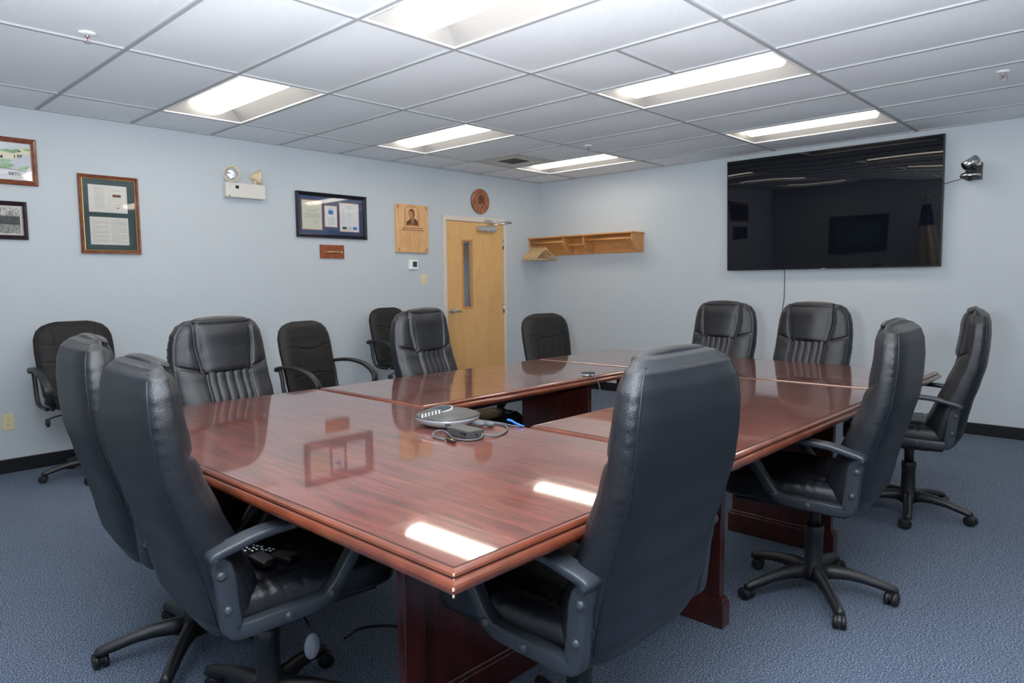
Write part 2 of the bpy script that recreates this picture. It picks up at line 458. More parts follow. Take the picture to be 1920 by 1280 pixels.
# ------------------------------------------------------------------ door
d = struct(empty('door_1', (0, -1.138, 0)))
mb = MB()   # casing and jamb
for y0, y1 in ((DY0 - .0, DY0 + .034), (DY1 - .034, DY1)): mb.box((-T, y0, 0), (.0, y1, DH))
mb.box((-T, DY0, DH - .036), (.0, DY1, DH))
mb.box((-.001, DY0 - .015, 0), (.014, DY0 + .036, DH + .015), .003); mb.box((-.001, DY1 - .036, 0), (.014, DY1 + .015, DH + .015), .003)
mb.box((-.001, DY0 - .015, DH - .038), (.0135, DY1 + .015, DH + .015), .003)
fo = mb.build('door_frame', M['trim'])
fo.parent = d; fo.location = (0, 1.138, 0)
y0, y1, zt = DY0 + .038, DY1 - .038, DH - .040
vy0, vy1, vz0, vz1 = -1.338, -1.205, 1.015, 1.765
mb = MB()
X0, X1 = -.047, -.003
mb.box((X0, y0, .008), (X1, vy0, zt)); mb.box((X0, vy1, .008), (X1, y1, zt)); mb.box((X0, vy0, .008), (X1, vy1, vz0)); mb.box((X0, vy0, vz1), (X1, vy1, zt))
bmesh.ops.remove_doubles(mb.bm, verts=mb.bm.verts, dist=1e-5)
lf = mb.build('leaf', M['birch']); lf.parent = d; lf.location = (0, 1.138, 0)
mb = MB(); w = .016
mb.box((-.006, vy0 - w, vz0 - w), (.004, vy0 + .004, vz1 + w), .002); mb.box((-.006, vy1 - .004, vz0 - w), (.004, vy1 + w, vz1 + w), .002)
mb.box((-.006, vy0, vz0 - w), (.0035, vy1, vz0 + .004), .002); mb.box((-.006, vy0, vz1 - .004), (.0035, vy1, vz1 + w), .002)
o = mb.build('vision_frame', M['oak'], lf)
MB().box((-.028, vy0, vz0), (-.022, vy1, vz1)).build('glass_pane', M['glass'], lf)
mb = MB().cyl((-.003, -1.52, .975), (.008, -1.52, .975), .032, n=28).cyl((.008, -1.52, .975), (.045, -1.52, .975), .013)
mb.tube(spline([(.042, -1.525, .975), (.05, -1.505, .975), (.048, -1.46, .973), (.046, -1.415, .970)], 5), [.011] * 16)
mb.build('handle', M['chrome'], lf)
for z in (1.74, .98, .25):
    mb = MB().cyl((.007, DY1 - .036, z - .055), (.007, DY1 - .036, z + .055), .008); mb.box((-.002, DY1 - .05, z - .05), (.002, DY1 - .024, z + .05))
    o = mb.build('hinge', M['chrome']); o.parent = d; o.location = (0, 1.138, 0)
mb = MB().box((-.003, -1.12, 1.885), (.048, -.83, 1.94), .006).cyl((.028, -.965, 1.87), (.028, -.965, 1.885), .016)
mb.cyl((.024, -.94, 1.94), (.024, -.94, 1.965), .012)
mb.tube([(.03, -.94, 1.962), (.10, -.80, 1.972), (.16, -.70, 1.985)], .008)
mb.tube([(.16, -.70, 1.99), (.09, -.82, 2.0), (.02, -.955, 2.008)], .007); mb.box((.0, -1.0, 1.995), (.03, -.93, 2.02), .003)
o = mb.build('door_closer', M['chrome']); o.parent = d; o.location = (0, 1.138, 0)

# ------------------------------------------------------------------ wall things on the door wall
def frame_obj(name, ymin, ymax, zmin, zmax, w, mat, label, depth=.025, gold=None, cat='picture frame'):
    """hanging frame on the x=0 wall; origin at its centre on the wall"""
    t = empty(name, (0, (ymin + ymax) / 2, (zmin + zmax) / 2), 0, label, cat)
    a, c = (ymax - ymin) / 2, (zmax - zmin) / 2
    def rg(off, x): return [(x, -a + off, -c + off), (x, a - off, -c + off), (x, a - off, c - off), (x, -a + off, c - off)]
    mb = MB()
    mb.loft([rg(0, .001), rg(0, depth * .8), rg(w * .15, depth), rg(w * .45, depth * .82), rg(w * .6, depth * .9), rg(w * .85, depth * .6), rg(w, depth * .55), rg(w, .001)], True, False, smooth=False, loop=True)
    if gold:
        mb.loft([rg(w * .9, depth * .62), rg(w * 1.0, depth * .66), rg(w * 1.08, depth * .55)], True, False, mi=1, smooth=False)
    mb.build('frame', [mat, gold or mat], t, normals=False)
    MB().box((depth * .44, -a + w * .9, -c + w * .9), (depth * .44 + .0015, a - w * .9, c - w * .9)).build('glass_pane', M['glass'], t)
    return t, a, c
def board(t, a, c, w, mat, name='mat_board', x=.004):
    MB().box((.001, -a + w * .8, -c + w * .8), (x, a - w * .8, c - w * .8)).build(name, mat, t)
def document(t, cy, cz, ya, yb, za, zb, paper, lines, border=None, extra=None, x=.0045, name='document'):
    """paper with rows of small grey writing; lines: list of (y0,y1,z) in wall coordinates, as fractions"""
    mb = MB()
    if border: mb.box((x - .0005, ya - cy - .006, za - cz - .006), (x, yb - cy + .006, zb - cz + .006), mi=2)
    mb.box((x, ya - cy, za - cz), (x + .0008, yb - cy, zb - cz), mi=0)
    for (u0, u1, v_, h) in lines:
        y0_ = ya + (yb - ya) * u0; y1_ = ya + (yb - ya) * u1; z_ = za + (zb - za) * v_
        mb.box((x + .0008, y0_ - cy, z_ - cz - h), (x + .0011, y1_ - cy, z_ - cz + h), mi=1)
    if extra:
        for (u0, u1, v0, v1, mi) in extra:
            mb.box((x + .0009, ya + (yb - ya) * u0 - cy, za + (zb - za) * v0 - cz), (x + .0013, ya + (yb - ya) * u1 - cy, za + (zb - za) * v1 - cz), mi=mi)
    return mb.build(name, [paper, M['ink'], M['orange'], M['blue'], M['greenp'], M['gold'], M['burn'], M['proad']], t)

rnd = random.Random(3)
# 1 building print (cropped by the left edge of the photo)
t, a, c = frame_obj('framed_print', -6.14, -5.402, 1.995, 2.315, .034, M['frame_wood'], 'walnut-framed pale print of a building with green lawns, above the black and white photo', .022)
cy, cz = -5.771, 2.155
mb = MB(); x = .0045
mb.box((x - .002, -a + .02, -c + .02), (x, a - .02, c - .02), mi=0)
def pp(pts, k, mi):
    """pts measured on the print in steps right of / below its visible corner"""
    mb.poly([(x + .0006 * k, -5.61 + X_ * .00056 - cy, 2.368 - .00069 * Y_ + .000094 * X_ - cz) for X_, Y_ in pts], mi)
pp([(-700, 130), (315, 130), (315, 300), (-700, 300)], 1, 1)
pp([(180, 215), (230, 198), (315, 200), (318, 262), (215, 275)], 2, 5)
pp([(240, 205), (300, 210), (310, 235), (250, 230)], 3, 2)
pp([(0, 205), (60, 196), (110, 212), (170, 205), (215, 235), (0, 225)], 2, 2)
pp([(-700, 300), (325, 268), (330, 400), (60, 405), (-700, 380)], 2, 4)
pp([(-300, 205), (0, 216), (130, 245), (130, 305), (0, 290), (-300, 270)], 4, 3)
pp([(130, 245), (215, 238), (215, 284), (130, 304)], 4, 5)
pp([(-300, 196), (60, 212), (215, 238), (130, 246), (0, 218), (-300, 205)], 5, 6)
pp([(-300, 200), (60, 215), (205, 238), (130, 243), (0, 219), (-300, 207)], 6, 2)
for X_ in (142, 175, 192, 209): pp([(X_ - 5, 265), (X_ + 5, 262), (X_ + 5, 288), (X_ - 5, 300)], 6, 6)
for X_ in (-60, 8): pp([(X_ - 12, 262), (X_ + 14, 262), (X_ + 14, 285), (X_ - 12, 285)], 6, 6)
pp([(0, 292), (60, 300), (120, 315), (70, 330), (0, 322)], 5, 2)
pp([(-400, 335), (60, 333), (145, 366), (75, 388), (-400, 372)], 5, 2)
pp([(165, 412), (225, 378), (290, 386), (262, 416)], 5, 2)
pp([(-400, 340), (0, 376), (255, 434), (255, 438), (0, 380), (-400, 345)], 7, 6)
for k in range(3): pp([(85, 482 + 7 * k), (190, 482 + 7 * k), (190, 485 + 7 * k), (85, 485 + 7 * k)], 7, 4)
for k in range(3): pp([(-60, 440 + 11 * k), (62, 446 + 10 * k), (62, 450 + 10 * k), (-60, 444 + 11 * k)], 7, 4)
mb.build('print', [M['paper_w'], M['psky'], M['pgreen'], M['pcream'], M['proad'], M['pcream'], M['ink_dark']], t)
lt = text_mesh('lettering', 'BBTC', .030, M['ink_dark'], t, (x + .006, -5.536 - cy, 2.060 - cz), (R(90), 0, R(90)), ext=.0008)
# 2 black and white photo
t, a, c = frame_obj('framed_photograph', -6.05, -5.481, 1.62, 1.881, .030, M['frame_dark'], 'dark plum frame with a black and white group photograph at the left edge', .022)
board(t, a, c, .030, M['paper'])
MB().box((.004, -a + .042, -c + .042), (.006, a - .042, c - .042)).build('photograph', M['bwphoto'], t)
# 3 green matted frame
t, a, c = frame_obj('framed_documents', -5.158, -4.748, 1.535, 2.115, .027, M['frame_wood'], 'tall walnut frame holding two old programmes on a dark green mat', .025, M['gold'])
cy, cz = -4.953, 1.825
board(t, a, c, .027, M['green_mat'])
L1 = [(.12 + .05 * rnd.random(), .42 - .05 * rnd.random(), .92 - .058 * k, .0012) for k in range(14)] + [(.64, .82, .82, .0015), (.66, .84, .3, .0012), (.53, .535, .5, .09)]
document(t, cy, cz, -5.091, -4.828, 1.843, 2.045, M['paper'], L1, extra=[(.62, .84, .58, .68, 6), (.72, .78, .17, .2, 6)], name='programme')
L2 = [(.06, .12 + .35 * (k % 3 > 0), .88 - .055 * k, .0012) for k in range(15)] + [(.54, .95 - .2 * (k % 4 == 0), .9 - .06 * k, .0014) for k in range(14)]
document(t, cy, cz, -5.091, -4.828, 1.603, 1.808, M['paper'], L2, name='programme')
# 4 navy matted frame
t, a, c = frame_obj('framed_certificates', -3.410, -2.645, 1.724, 2.143, .034, M['frame_black'], 'wide black frame with three certificates on a navy mat', .03)
cy, cz = -3.0275, 1.9335
board(t, a, c, .034, M['navy'])
rows = lambda a_, b_, n, z1, z0, j=.06: [(a_ + j * rnd.random(), b_ - j * rnd.random(), z1 - (z1 - z0) * k / max(1, n - 1), .0011) for k in range(n)]
document(t, cy, cz, -3.345, -3.142, 1.803, 2.066, M['paper_y'], rows(.2, .85, 3, .68, .62) + rows(.12, .92, 6, .56, .40, .02) + [(.05, .2, .74, .001), (.8, .95, .74, .001)] + rows(.55, .85, 4, .3, .16), border=1, extra=[(.45, .57, .84, .92, 5)], name='certificate')
document(t, cy, cz, -3.108, -2.978, 1.835, 2.028, M['paper_w'], rows(.28, .72, 2, .88, .86) + rows(.2, .85, 7, .42, .12), border=1, extra=[(.3, .7, .6, .8, 3)], name='certificate')
document(t, cy, cz, -2.944, -2.732, 1.798, 2.064, M['paper_w'], rows(.25, .75, 3, .92, .84) + rows(.3, .65, 12, .78, .28, .2) + rows(.05, .3, 10, .78, .3, .1), border=1, extra=[(.12, .34, .07, .17, 4), (.4, .62, .07, .17, 7), (.69, .9, .07, .17, 3)], name='certificate')
# spike plaque
t = empty('spike_plaque', (0, -3.043, 1.599), 0, 'small redwood plaque with a brass spike, below the navy-matted frame', 'plaque')
MB().box((-.002, -.129, -.064), (.018, .129, .064), .003).build('board', M['redwood'], t)
mb = MB(); mb.tube([(.026, -.088, -.008), (.026, -.06, -.006), (.027, -.02, -.004), (.027, .03, -.004), (.027, .07, -.005), (.027, .084, -.005)], [.001, .006, .009, .008, .008, .009], n=8)
mb.sphere((.028, .090, -.008), .016, scale=(.7, .6, 1)); mb.build('spike', M['brass'], t)
mb = MB()
for k, wd in enumerate((.06, .045)): mb.box((.018, -wd, .035 - .018 * k - .002), (.0185, wd, .035 - .018 * k + .002))
mb.build('inscription', M['burn'], t)
# maple plaque
t = empty('engraved_plaque', (0, -2.075, 1.861), 0, 'pale maple plaque engraved with a portrait and writing, left of the door', 'plaque')
MB().box((-.002, -.215, -.250), (.028, .215, .250), .008).build('board', M['maple'], t)
mb = MB(); X = .0282
cyy, czz = -.02, .125
def el(cy_, cz_, ry, rz, mi, k, a0=0, a1=360, n=28): mb.poly([(X + .0003 * k, cy_ + ry * math.cos(R(a0 + (a1 - a0) * i / n)), cz_ + rz * math.sin(R(a0 + (a1 - a0) * i / n))) for i in range(n)], mi)
for off in (0, .008):
    pts = [(-.085 - off, .03 - off * .4), (.085 + off, .03 - off * .4), (.085 + off, .20), (.06, .222 + off), (0, .23 + off), (-.06, .222 + off), (-.085 - off, .20)]
    mb.tube([(X, p[0] - .01, p[1]) for p in pts], .0018 if off == 0 else .0009, n=6, closed=True)
mb.poly([(X + .0004, y, z) for y, z in [(-.085, .036), (.075, .036), (.070, .075), (.045, .098), (.020, .110), (-.02, .110), (-.05, .088), (-.08, .070)]], 0)
el(-.012, .155, .040, .050, 0, 2)
el(-.020, .145, .030, .040, 1, 3)
mb.poly([(X + .0012, y, z) for y, z in [(-.02, .036), (.012, .036), (.016, .105), (-.018, .105)]], 1)
mb.poly([(X + .0015, y, z) for y, z in [(-.008, .036), (.004, .036), (.004, .09), (-.006, .09)]], 0)
mb.build('portrait', [M['burn'], M['burn_light']], t); mb = MB()
for k in range(11):
    z = .005 - .0215 * k; wd = (.13, .145, .10, .10, .075, .15, .15, .15, .15, .11, .05)[k]; h = .0042 if k < 2 else .0018
    y = -wd
    while y < wd - .01:
        l = rnd.uniform(.012, .034) if k > 1 else rnd.uniform(.018, .05)
        mb.box((X, y, z - h), (X + .0004, min(y + l, wd), z + h), mi=2 if k > 1 else 0); y += l + .006
mb.build('inscription', [M['burn'], M['burn_light'], M['burn_light']], t)
for sy in (-1, 1):
    for sz in (-1, 1):
        mb = MB()
        mb.box((X, sy * .18 - .018, sz * .228 - .002), (X + .0005, sy * .18 + .018, sz * .228 + .002)); mb.box((X, sy * .196 - .002, sz * .212 - .018), (X + .0005, sy * .196 + .002, sz * .212 + .018))
        mb.box((X, sy * .183 - .005, sz * .215 - .005), (X + .0005, sy * .183 + .005, sz * .215 + .005)); mb.build('corner_ornament', M['burn'], t)
# round wooden seal
t = empty('round_plaque', (0, -1.065, 2.222), 0, 'round reddish wooden plaque with a dark carved head, above the door', 'plaque')
MB().loft([[(x_, r * math.cos(k * PI / 24), r * math.sin(k * PI / 24)) for k in range(48)] for x_, r in ((.001, .142), (.018, .143), (.024, .137), (.022, .128), (.024, .120))], True, True).build('disc', M['sealwood'], t)
mb = MB()
mb.poly([(.0245, y, z) for y, z in [(-.045, -.015), (-.035, .045), (-.005, .072), (.035, .066), (.055, .03), (.05, -.02), (.035, -.05), (.02, -.075), (.005, -.06), (-.01, -.03), (-.025, -.045)]], 0)
mb.poly([(.0247, y, z) for y, z in [(.0, -.02), (.02, -.02), (.03, -.05), (.01, -.055)]], 1)
for k in range(26):
    a = k * 2 * PI / 26; y, z = .105 * math.cos(a), .105 * math.sin(a); mb.box((.0235, y - .005, z - .007), (.0243, y + .005, z + .007), rot=Euler((a, 0, 0)), mi=0 if k % 5 else 1)
mb.build('carving', [M['burn'], M['burn_light']], t)
# thermostat, switch, outlet
t = empty('thermostat', (0, -2.068, 1.484), 0, 'small white square thermostat with a dark display', 'thermostat')
MB().box((-.002, -.060, -.050), (.028, .056, .054), .008).build('housing', M['white'], t)
MB().box((.0275, -.016, -.022), (.0292, .040, .035), .001).build('display', simple('lcd_green', (.03, .06, .05), .2), t)
t = empty('light_switch', (0, -1.918, 1.329), 0, 'almond toggle light switch by the door frame', 'light switch')
MB().box((-.002, -.037, -.058), (.007, .037, .058), .003).build('cover_plate', M['almond'], t)
MB().box((.006, -.005, -.006), (.018, .005, .010), .002, rot=Euler((0, R(-18), 0))).build('toggle', M['almond'], t)
t = empty('wall_outlet', (0, -5.672, .358), 0, 'almond duplex wall outlet near the floor at the left edge', 'outlet')
MB().box((-.002, -.036, -.058), (.007, .036, .058), .003).build('cover_plate', M['almond'], t)
for z in (-.021, .021):
    s_ = MB().cyl((.006, 0, z), (.009, 0, z), .016); s_ = s_.build('socket', M['almond'], t)
    mb = MB()
    for y in (-.006, .006): mb.box((.0085, y - .001, z - .002), (.0093, y + .001, z + .006))
    mb.cyl((.0085, 0, z - .008), (.0093, 0, z - .008), .002); mb.build('slots', M['black'], s_)
# emergency light
t = empty('emergency_light', (0, -3.905, 2.09), 0, 'off-white twin-head emergency light on the wall', 'emergency light')
MB().box((-.002, -.175, -.062), (.075, .175, .062), .006).build('housing', M['offwhite'], t)
MB().box((.074, -.095, .012), (.0765, -.065, .038), .001).build('indicator', simple('dark_blue_lens', (.01, .01, .06), .2), t)
MB().cyl((.07, -.150, -.052), (.0765, -.150, -.052), .006).build('test_button', M['plastic'], t)
def lamp_head(c, d_, rr=.066):
    c = Vector(c); d_ = Vector(d_).normalized(); q = d_.to_track_quat('Z', 'Y').to_matrix()
    def rng(r, z): return [c + q @ Vector((r * math.cos(k * PI / 16), r * math.sin(k * PI / 16), z)) for k in range(32)]
    h = MB().loft([rng(.014, -.075), rng(.022, -.07), rng(.03, -.045), rng(.058, -.010), rng(rr, .0), rng(rr, .012), rng(rr - .008, .013), rng(rr - .010, .004)], True, True).build('lamp_head', M['cream'], t)
    MB().loft([rng(rr - .010, .005), rng(rr - .016, .008), rng(rr - .04, .012), rng(.003, .014)], True, True).build('lens', simple('ribbed_lens', (.55, .58, .62), .12, .6, var=.6, bscale=70), h)
    b0 = c - d_ * .03
    MB().tube([b0, (b0[0], b0[1], .085), (.04, b0[1], .058)], .010, n=10).cyl((.04, b0[1] - .012, .082), (.04, b0[1] + .02, .082), .014).build('swivel', M['cream'], h)
lamp_head((.075, -.122, .128), (.85, -.35, .0))
lamp_head((.06, .130, .128), (.35, .93, -.02), .062)

# ------------------------------------------------------------------ television wall
t = empty('television', (3.508, -.012, 1.928), 0, 'large black flat television mounted on the wall, reflecting ceiling lights', 'television')
tilt = Euler((R(2.0), 0, 0))
a, c = .945, .540
MB().box((-a, -.075, -c), (a, -.045, c), .004, rot=None).build('casing', M['black'], t, rot=tilt)
MB().box((-a + .008, -.0768, -c + .012), (a - .008, -.0745, c - .008), .0006).build('screen', M['tv'], t, rot=tilt)
mb = MB().box((-.022, -.0775, -c - .004), (.022, -.07, -c + .007), .002); mb.build('badge', M['chrome'], t, rot=tilt)
MB().box((-.30, -.048, -.25), (.30, 0.009, .25), .004).build('wall_mount', M['plastic_dark'], t)
cr = MB(); cr.tube([(p.x - 3.508, p.y + .012, p.z - 1.928) for p in spline([(3.135, -.055, 1.42), (3.137, -.035, 1.37), (3.130, -.010, 1.27), (3.128, -.007, 1.12), (3.115, -.006, 1.0), (3.112, -.006, .85), (3.12, -.006, .55), (3.115, -.006, .36)], 6)], .0035)
cr.build('power_cord', M['black'], t)
# conference camera on shelf bracket
t = empty('conference_camera', (4.645, 0, 2.105), 0, 'black and chrome conference camera on a wall bracket right of the television', 'camera')
def disc(z0, z1, r0, r1, cx=0, cy_=-.13, n=32): return [[(cx + r * math.cos(2 * PI * k / n), cy_ + r * math.sin(2 * PI * k / n), z) for k in range(n)] for z, r in ((z0, r0), (z1, r1))]
mb = MB(); mb.loft(disc(-.022, -.012, .060, .070) + disc(.012, .020, .066, .050), True, True); mb.build('base', M['plastic_dark'], t)
mb = MB(); mb.loft(disc(-.010, -.006, .071, .0722) + disc(.000, .006, .0722, .069), True, False); mb.build('chrome_ring', M['chrome'], t)
mb = MB(); mb.loft(disc(.018, .045, .036, .030) + disc(.045, .06, .030, .032), True, True); mb.box((-.034, -.16, .045), (-.022, -.10, .105), .005); mb.box((.022, -.16, .045), (.034, -.10, .105), .005); mb.build('yoke', M['plastic_dark'], t)
mb = MB(); p0 = Vector((.036, -.115, .125)); p1 = Vector((-.036, -.165, .068))
mb.cyl(p0, p1, .036, .036, 32); hd = mb.build('camera_head', M['chrome'], t)
dd = (p1 - p0).normalized(); MB().cyl(p1 - dd * .001, p1 + dd * .005, .031, .028, 32).cyl(p0 + dd * .001, p0 - dd * .004, .034, .03, 28).build('lens', M['glassdark'], hd)
mb = MB(); mb.box((-.045, -.115, -.028), (.060, 0, -.022), .002); mb.box((-.045, -.006, -.028), (.060, 0, .09), .002)
mb.prism([(.056, -.11, -.028), (.056, 0, -.028), (.056, 0, .105), (.056, -.03, .108)], (.006, 0, 0)); mb.cyl((0, -.13, -.045), (0, -.13, -.022), .012); mb.build('wall_bracket', M['plastic_dark'], t)
cr = MB(); cr.tube(spline([(4.585, -.10, 2.093), (4.55, -.06, 2.086), (4.50, -.03, 2.080), (4.44, -.025, 2.066), (4.40, -.03, 2.05)], 6), .003)
tag(cr.build('camera_cable', M['black']), 'short black cable running from the conference camera behind the television', 'cable')

# coat rack
t = empty('coat_rack', (0, 0, 0), 0, 'golden oak coat shelf with hanging rods on the television wall', 'coat rack')
RX0, RX1 = .005, 1.53
MB().box((RX0, -.019, 1.616), (RX1, -.001, 1.818), .002).build('back_board', M['oak'], t)
MB().box((RX0, -.245, 1.8185), (RX1 + .01, -.001, 1.836), .004).build('shelf', M['oak'], t)
def bracket(x, w=.019):
    pts = [(x, -.02, 1.62), (x, -.02, 1.818), (x, -.225, 1.818), (x, -.228, 1.775)]
    for k in range(1, 9):
        a_ = k / 9 * PI / 2; pts.append((x, -.228 + .205 * (1 - math.cos(a_)) * 1.0, 1.775 - .155 * math.sin(a_)))
    MB().prism(pts, (w, 0, 0)).build('bracket', M['oak'], t)
for x in (RX0 + .001, .545, .845, RX1 - .021): bracket(x)
for x0, x1 in ((RX0 + .02, .545), (.865, RX1 - .02)):
    MB().cyl((x0, -.205, 1.768), (x1, -.205, 1.768), .014).build('hanging_rod', M['oak'], t)
MB().box((.563, -.150, 1.716), (.846, -.125, 1.742), .003).build('peg_rail', M['oak'], t)
# hangers
def make_hanger():
    t = empty('coat_hanger', (0, 0, 0))
    mb = MB(); rings = []
    n = 24
    for i in range(n + 1):
        s_ = -1 + 2 * i / n; y = .198 * s_; z = -.062 - .138 * abs(s_) ** 1.1; x = .014 * s_ * s_
        h = .014 * (1 - .25 * abs(s_)); rings.append([(x - .006, y, z - h), (x + .006, y, z - h), (x + .006, y, z + h), (x - .006, y, z + h)])
    mb.loft(rings, True, True, smooth=False); mb.build('shoulders', M['beech'], t)
    MB().cyl((.010, -.180, -.196), (.010, .180, -.196), .0055, n=10).build('trouser_bar', M['beech'], t)
    hk = [(0, 0, -.06), (0, 0, -.03), (0, .006, -.018), (0, .022, -.006)]
    for k in range(8): a_ = R(-50 + k * 32); hk.append((0, .0 + .020 * math.cos(a_), .004 + .018 * math.sin(a_)))
    MB().tube(spline(hk[:2] + [(0, .008, -.022)] + [(0, .020 * math.cos(R(-40 + 30 * k)), .002 + .018 * math.sin(R(-40 + 30 * k))) for k in range(8)], 3), .0018, n=6).build('hook', M['chrome'], t)
    return t
hg = make_hanger()
hx = [.030, .064, .098, .132, .166, .200, .255]
hl = ['wooden coat hanger closest to the room corner, first on the rod', 'wooden coat hanger second from the corner on the rod', 'wooden coat hanger third from the corner on the rod',
      'wooden coat hanger in the middle of the bunch of seven', 'wooden coat hanger third from the front of the bunch', 'wooden coat hanger just behind the frontmost one', 'frontmost wooden coat hanger, its whole triangle showing']
for k, x in enumerate(hx):
    o = hg if k == 0 else copy_tree(hg)
    o.location = (x, -.205, 1.768 - .006); o.rotation_euler = (0, 0, R([4, 2, -1, 3, 0, 2, -3][k]))
    tag(o, hl[k], 'coat hanger', 'wooden hangers on the coat rack')

# ------------------------------------------------------------------ behind the camera, seen in the television's reflection
t = empty('wall_picture', (1.6, RY, 1.62), 0, 'dark-framed blue picture on the wall opposite the television', 'picture')
mb = MB(); mb.loft([[(-a_, y, -c_), (a_, y, -c_), (a_, y, c_), (-a_, y, c_)] for a_, c_, y in ((.5, .36, .001), (.5, .36, .03), (.38, .24, .02), (.38, .24, .001))], True, False, smooth=False, loop=True)
mb.build('frame', M['frame_black'], t, normals=True); MB().box((-.385, .001, -.245), (.385, .012, .245)).build('print', M['picture'], t)
t = empty('flag', (2.75, RY + .28, 0), 0, 'draped flag on a pole standing against the wall opposite the television', 'flag')
MB().cyl((0, 0, 0), (0, 0, .04), .14, .10).build('base', M['brass'], t); MB().cyl((0, 0, .04), (0, 0, 2.15), .012).build('pole', M['oak'], t); MB().sphere((0, 0, 2.18), .035).build('finial', M['brass'], t)
mb = MB(); rings = []
for k in range(14):
    s_ = k / 13; z = 2.05 - 1.25 * s_; r = .05 + .13 * s_ ** .7
    rings.append([((r + .025 * math.sin(5 * q * 2 * PI / 40 + 2 * s_)) * math.cos(q * 2 * PI / 40) + .10 * s_, (r * .55 + .02 * math.sin(6 * q * 2 * PI / 40)) * math.sin(q * 2 * PI / 40), z) for q in range(40)])
mb.loft(rings, True, True); o = mb.build('cloth', [M['flagwhite'], M['flagblue']], t)
for p in o.data.polygons:
    if p.center.z > 1.62: p.material_index = 1

# ------------------------------------------------------------------ tables
def table(name, x0, x1, y0, y1, slabs, label, grain=0):
    """x0..y1: veneer rectangle. slabs: list of ('x'|'y', pos, a, b)"""
    cx, cy_ = (x0 + x1) / 2, (y0 + y1) / 2
    t = empty(name, (cx, cy_, 0), 0, label, 'table', 'conference table sections')
    ax, ay = (x1 - x0) / 2, (y1 - y0) / 2; zt = .760
    if ay > ax and grain == 90: pass
    top = MB().box((-ax, -ay, .718), (ax, ay, zt)).build('tabletop', M['veneer'], t)
    def rg(off, z): return [(-ax - off, -ay - off, z), (ax + off, -ay - off, z), (ax + off, ay + off, z), (-ax - off, ay + off, z)]
    ed = MB()
    prof = [(-.0005, .7602, 1), (.0004, .7590, 1), (.0030, .7588, 1), (.0050, .7598, 0), (.0100, .7585, 0), (.0150, .7545, 0), (.0175, .7500, 1), (.0172, .7475, 1), (.0155, .7455, 1), (.0180, .7440, 0), (.0225, .7425, 0), (.0262, .7385, 0), (.0285, .7330, 0), (.0285, .7270, 0), (.0262, .7215, 0), (.0215, .7180, 0), (.012, .7165, 0), (-.02, .7165, 0)]
    for i in range(len(prof) - 1):
        (o0, z0_, g0), (o1, z1_, g1) = prof[i], prof[i + 1]
        ed.loft([rg(o0, z0_), rg(o1, z1_)], True, False, mi=1 if (g0 and g1) else 0, smooth=False)
    ed.build('edge_moulding', [M['mould'], M['groove']], t, normals=False)
    for (k, p, a_, b_) in slabs:
        if k == 'x': mk = lambda q0, q1, u0, u1, z0, z1: ((q0 - cx, u0 - cy_, z0), (q1 - cx, u1 - cy_, z1))
        else: mk = lambda q0, q1, u0, u1, z0, z1: ((u0 - cx, q0 - cy_, z0), (u1 - cx, q1 - cy_, z1))
        lg = MB().box(*mk(p - .0175, p + .0175, a_ + .017, b_ - .017, .11, .717), .003).build('pedestal', M['panel'], t)
        mb = MB().box(*mk(p - .030, p + .030, a_, b_, 0, .098), .004); mb.box(*mk(p - .024, p + .024, a_ + .006, b_ - .006, .09, .112), .006)
        mb.build('plinth', M['panel'], lg)
    q = [s_[1] for s_ in slabs]
    if slabs[0][0] == 'x': MB().box((q[0] - cx, -.012, .60), (q[1] - cx, .012, .716), .002).build('support_rail', M['panel'], t)
    else: MB().box((-.012, q[0] - cy_, .60), (.012, q[1] - cy_, .716), .002).build('support_rail', M['panel'], t)
    return t
tA = table('conference_table', 2.700, 4.896, -5.908, -4.888, [('x', 3.26, -5.44, -4.99), ('x', 4.325, -5.62, -4.965)], 'large mahogany table section nearest the camera, carrying the conference phone')
tB = table('conference_table', 2.700, 3.500, -4.828, -3.170, [('y', -4.42, 2.80, 3.36), ('y', -3.43, 2.80, 3.37)], 'mahogany table section on the door side, with the round microphone puck on it')
tD = table('conference_table', 4.155, 4.896, -4.828, -3.170, [('y', -4.39, 4.26, 4.705), ('y', -3.40, 4.24, 4.765)], 'mahogany table section on the right side, between the near and the far section')
tC = table('conference_table', 2.700, 4.896, -3.110, -2.225, [('x', 3.245, -2.99, -2.64), ('x', 4.33, -2.99, -2.64)], 'mahogany table section at the far end, in front of the television')
# chipped near corner
mb = MB()
for z, s_ in ((.7545, .0016), (.745, .0015), (.733, .0024), (.7205, .002)):
    o_ = .0165 if z > .74 else .028
    mb.box((2.196 / 2 + o_ - s_, -.51 - o_ - .0006, z - s_ * 1.2), (2.196 / 2 + o_ + .0006, -.51 - o_ + s_, z + s_ * 1.2))
mb.build('chipped_corner', M['chip'], tA)

# ------------------------------------------------------------------ chairs
def sgnpow(v_, e): return math.copysign(abs(v_) ** e, v_)
ZS = [.395, .405, .43, .48, .55, .65, .75, .85, .93, 1.00, 1.06, 1.10, 1.123, 1.133]
RXs = [-.155, -.188, -.222, -.248, -.263, -.283, -.313, -.338, -.345, -.348, -.345, -.334, -.310, -.285]
FXs = [-.100, -.093, -.086, -.088, -.104, -.142, -.182, -.220, -.241, -.251, -.255, -.258, -.263, -.273]
WS = [.150, .185, .222, .243, .249, .251, .253, .253, .251, .245, .232, .208, .176, .130]
def fx(z): return interp(ZS, FXs, z)
def rxx(z): return interp(ZS, RXs, z)
def ww(z): return interp(ZS, WS, z)

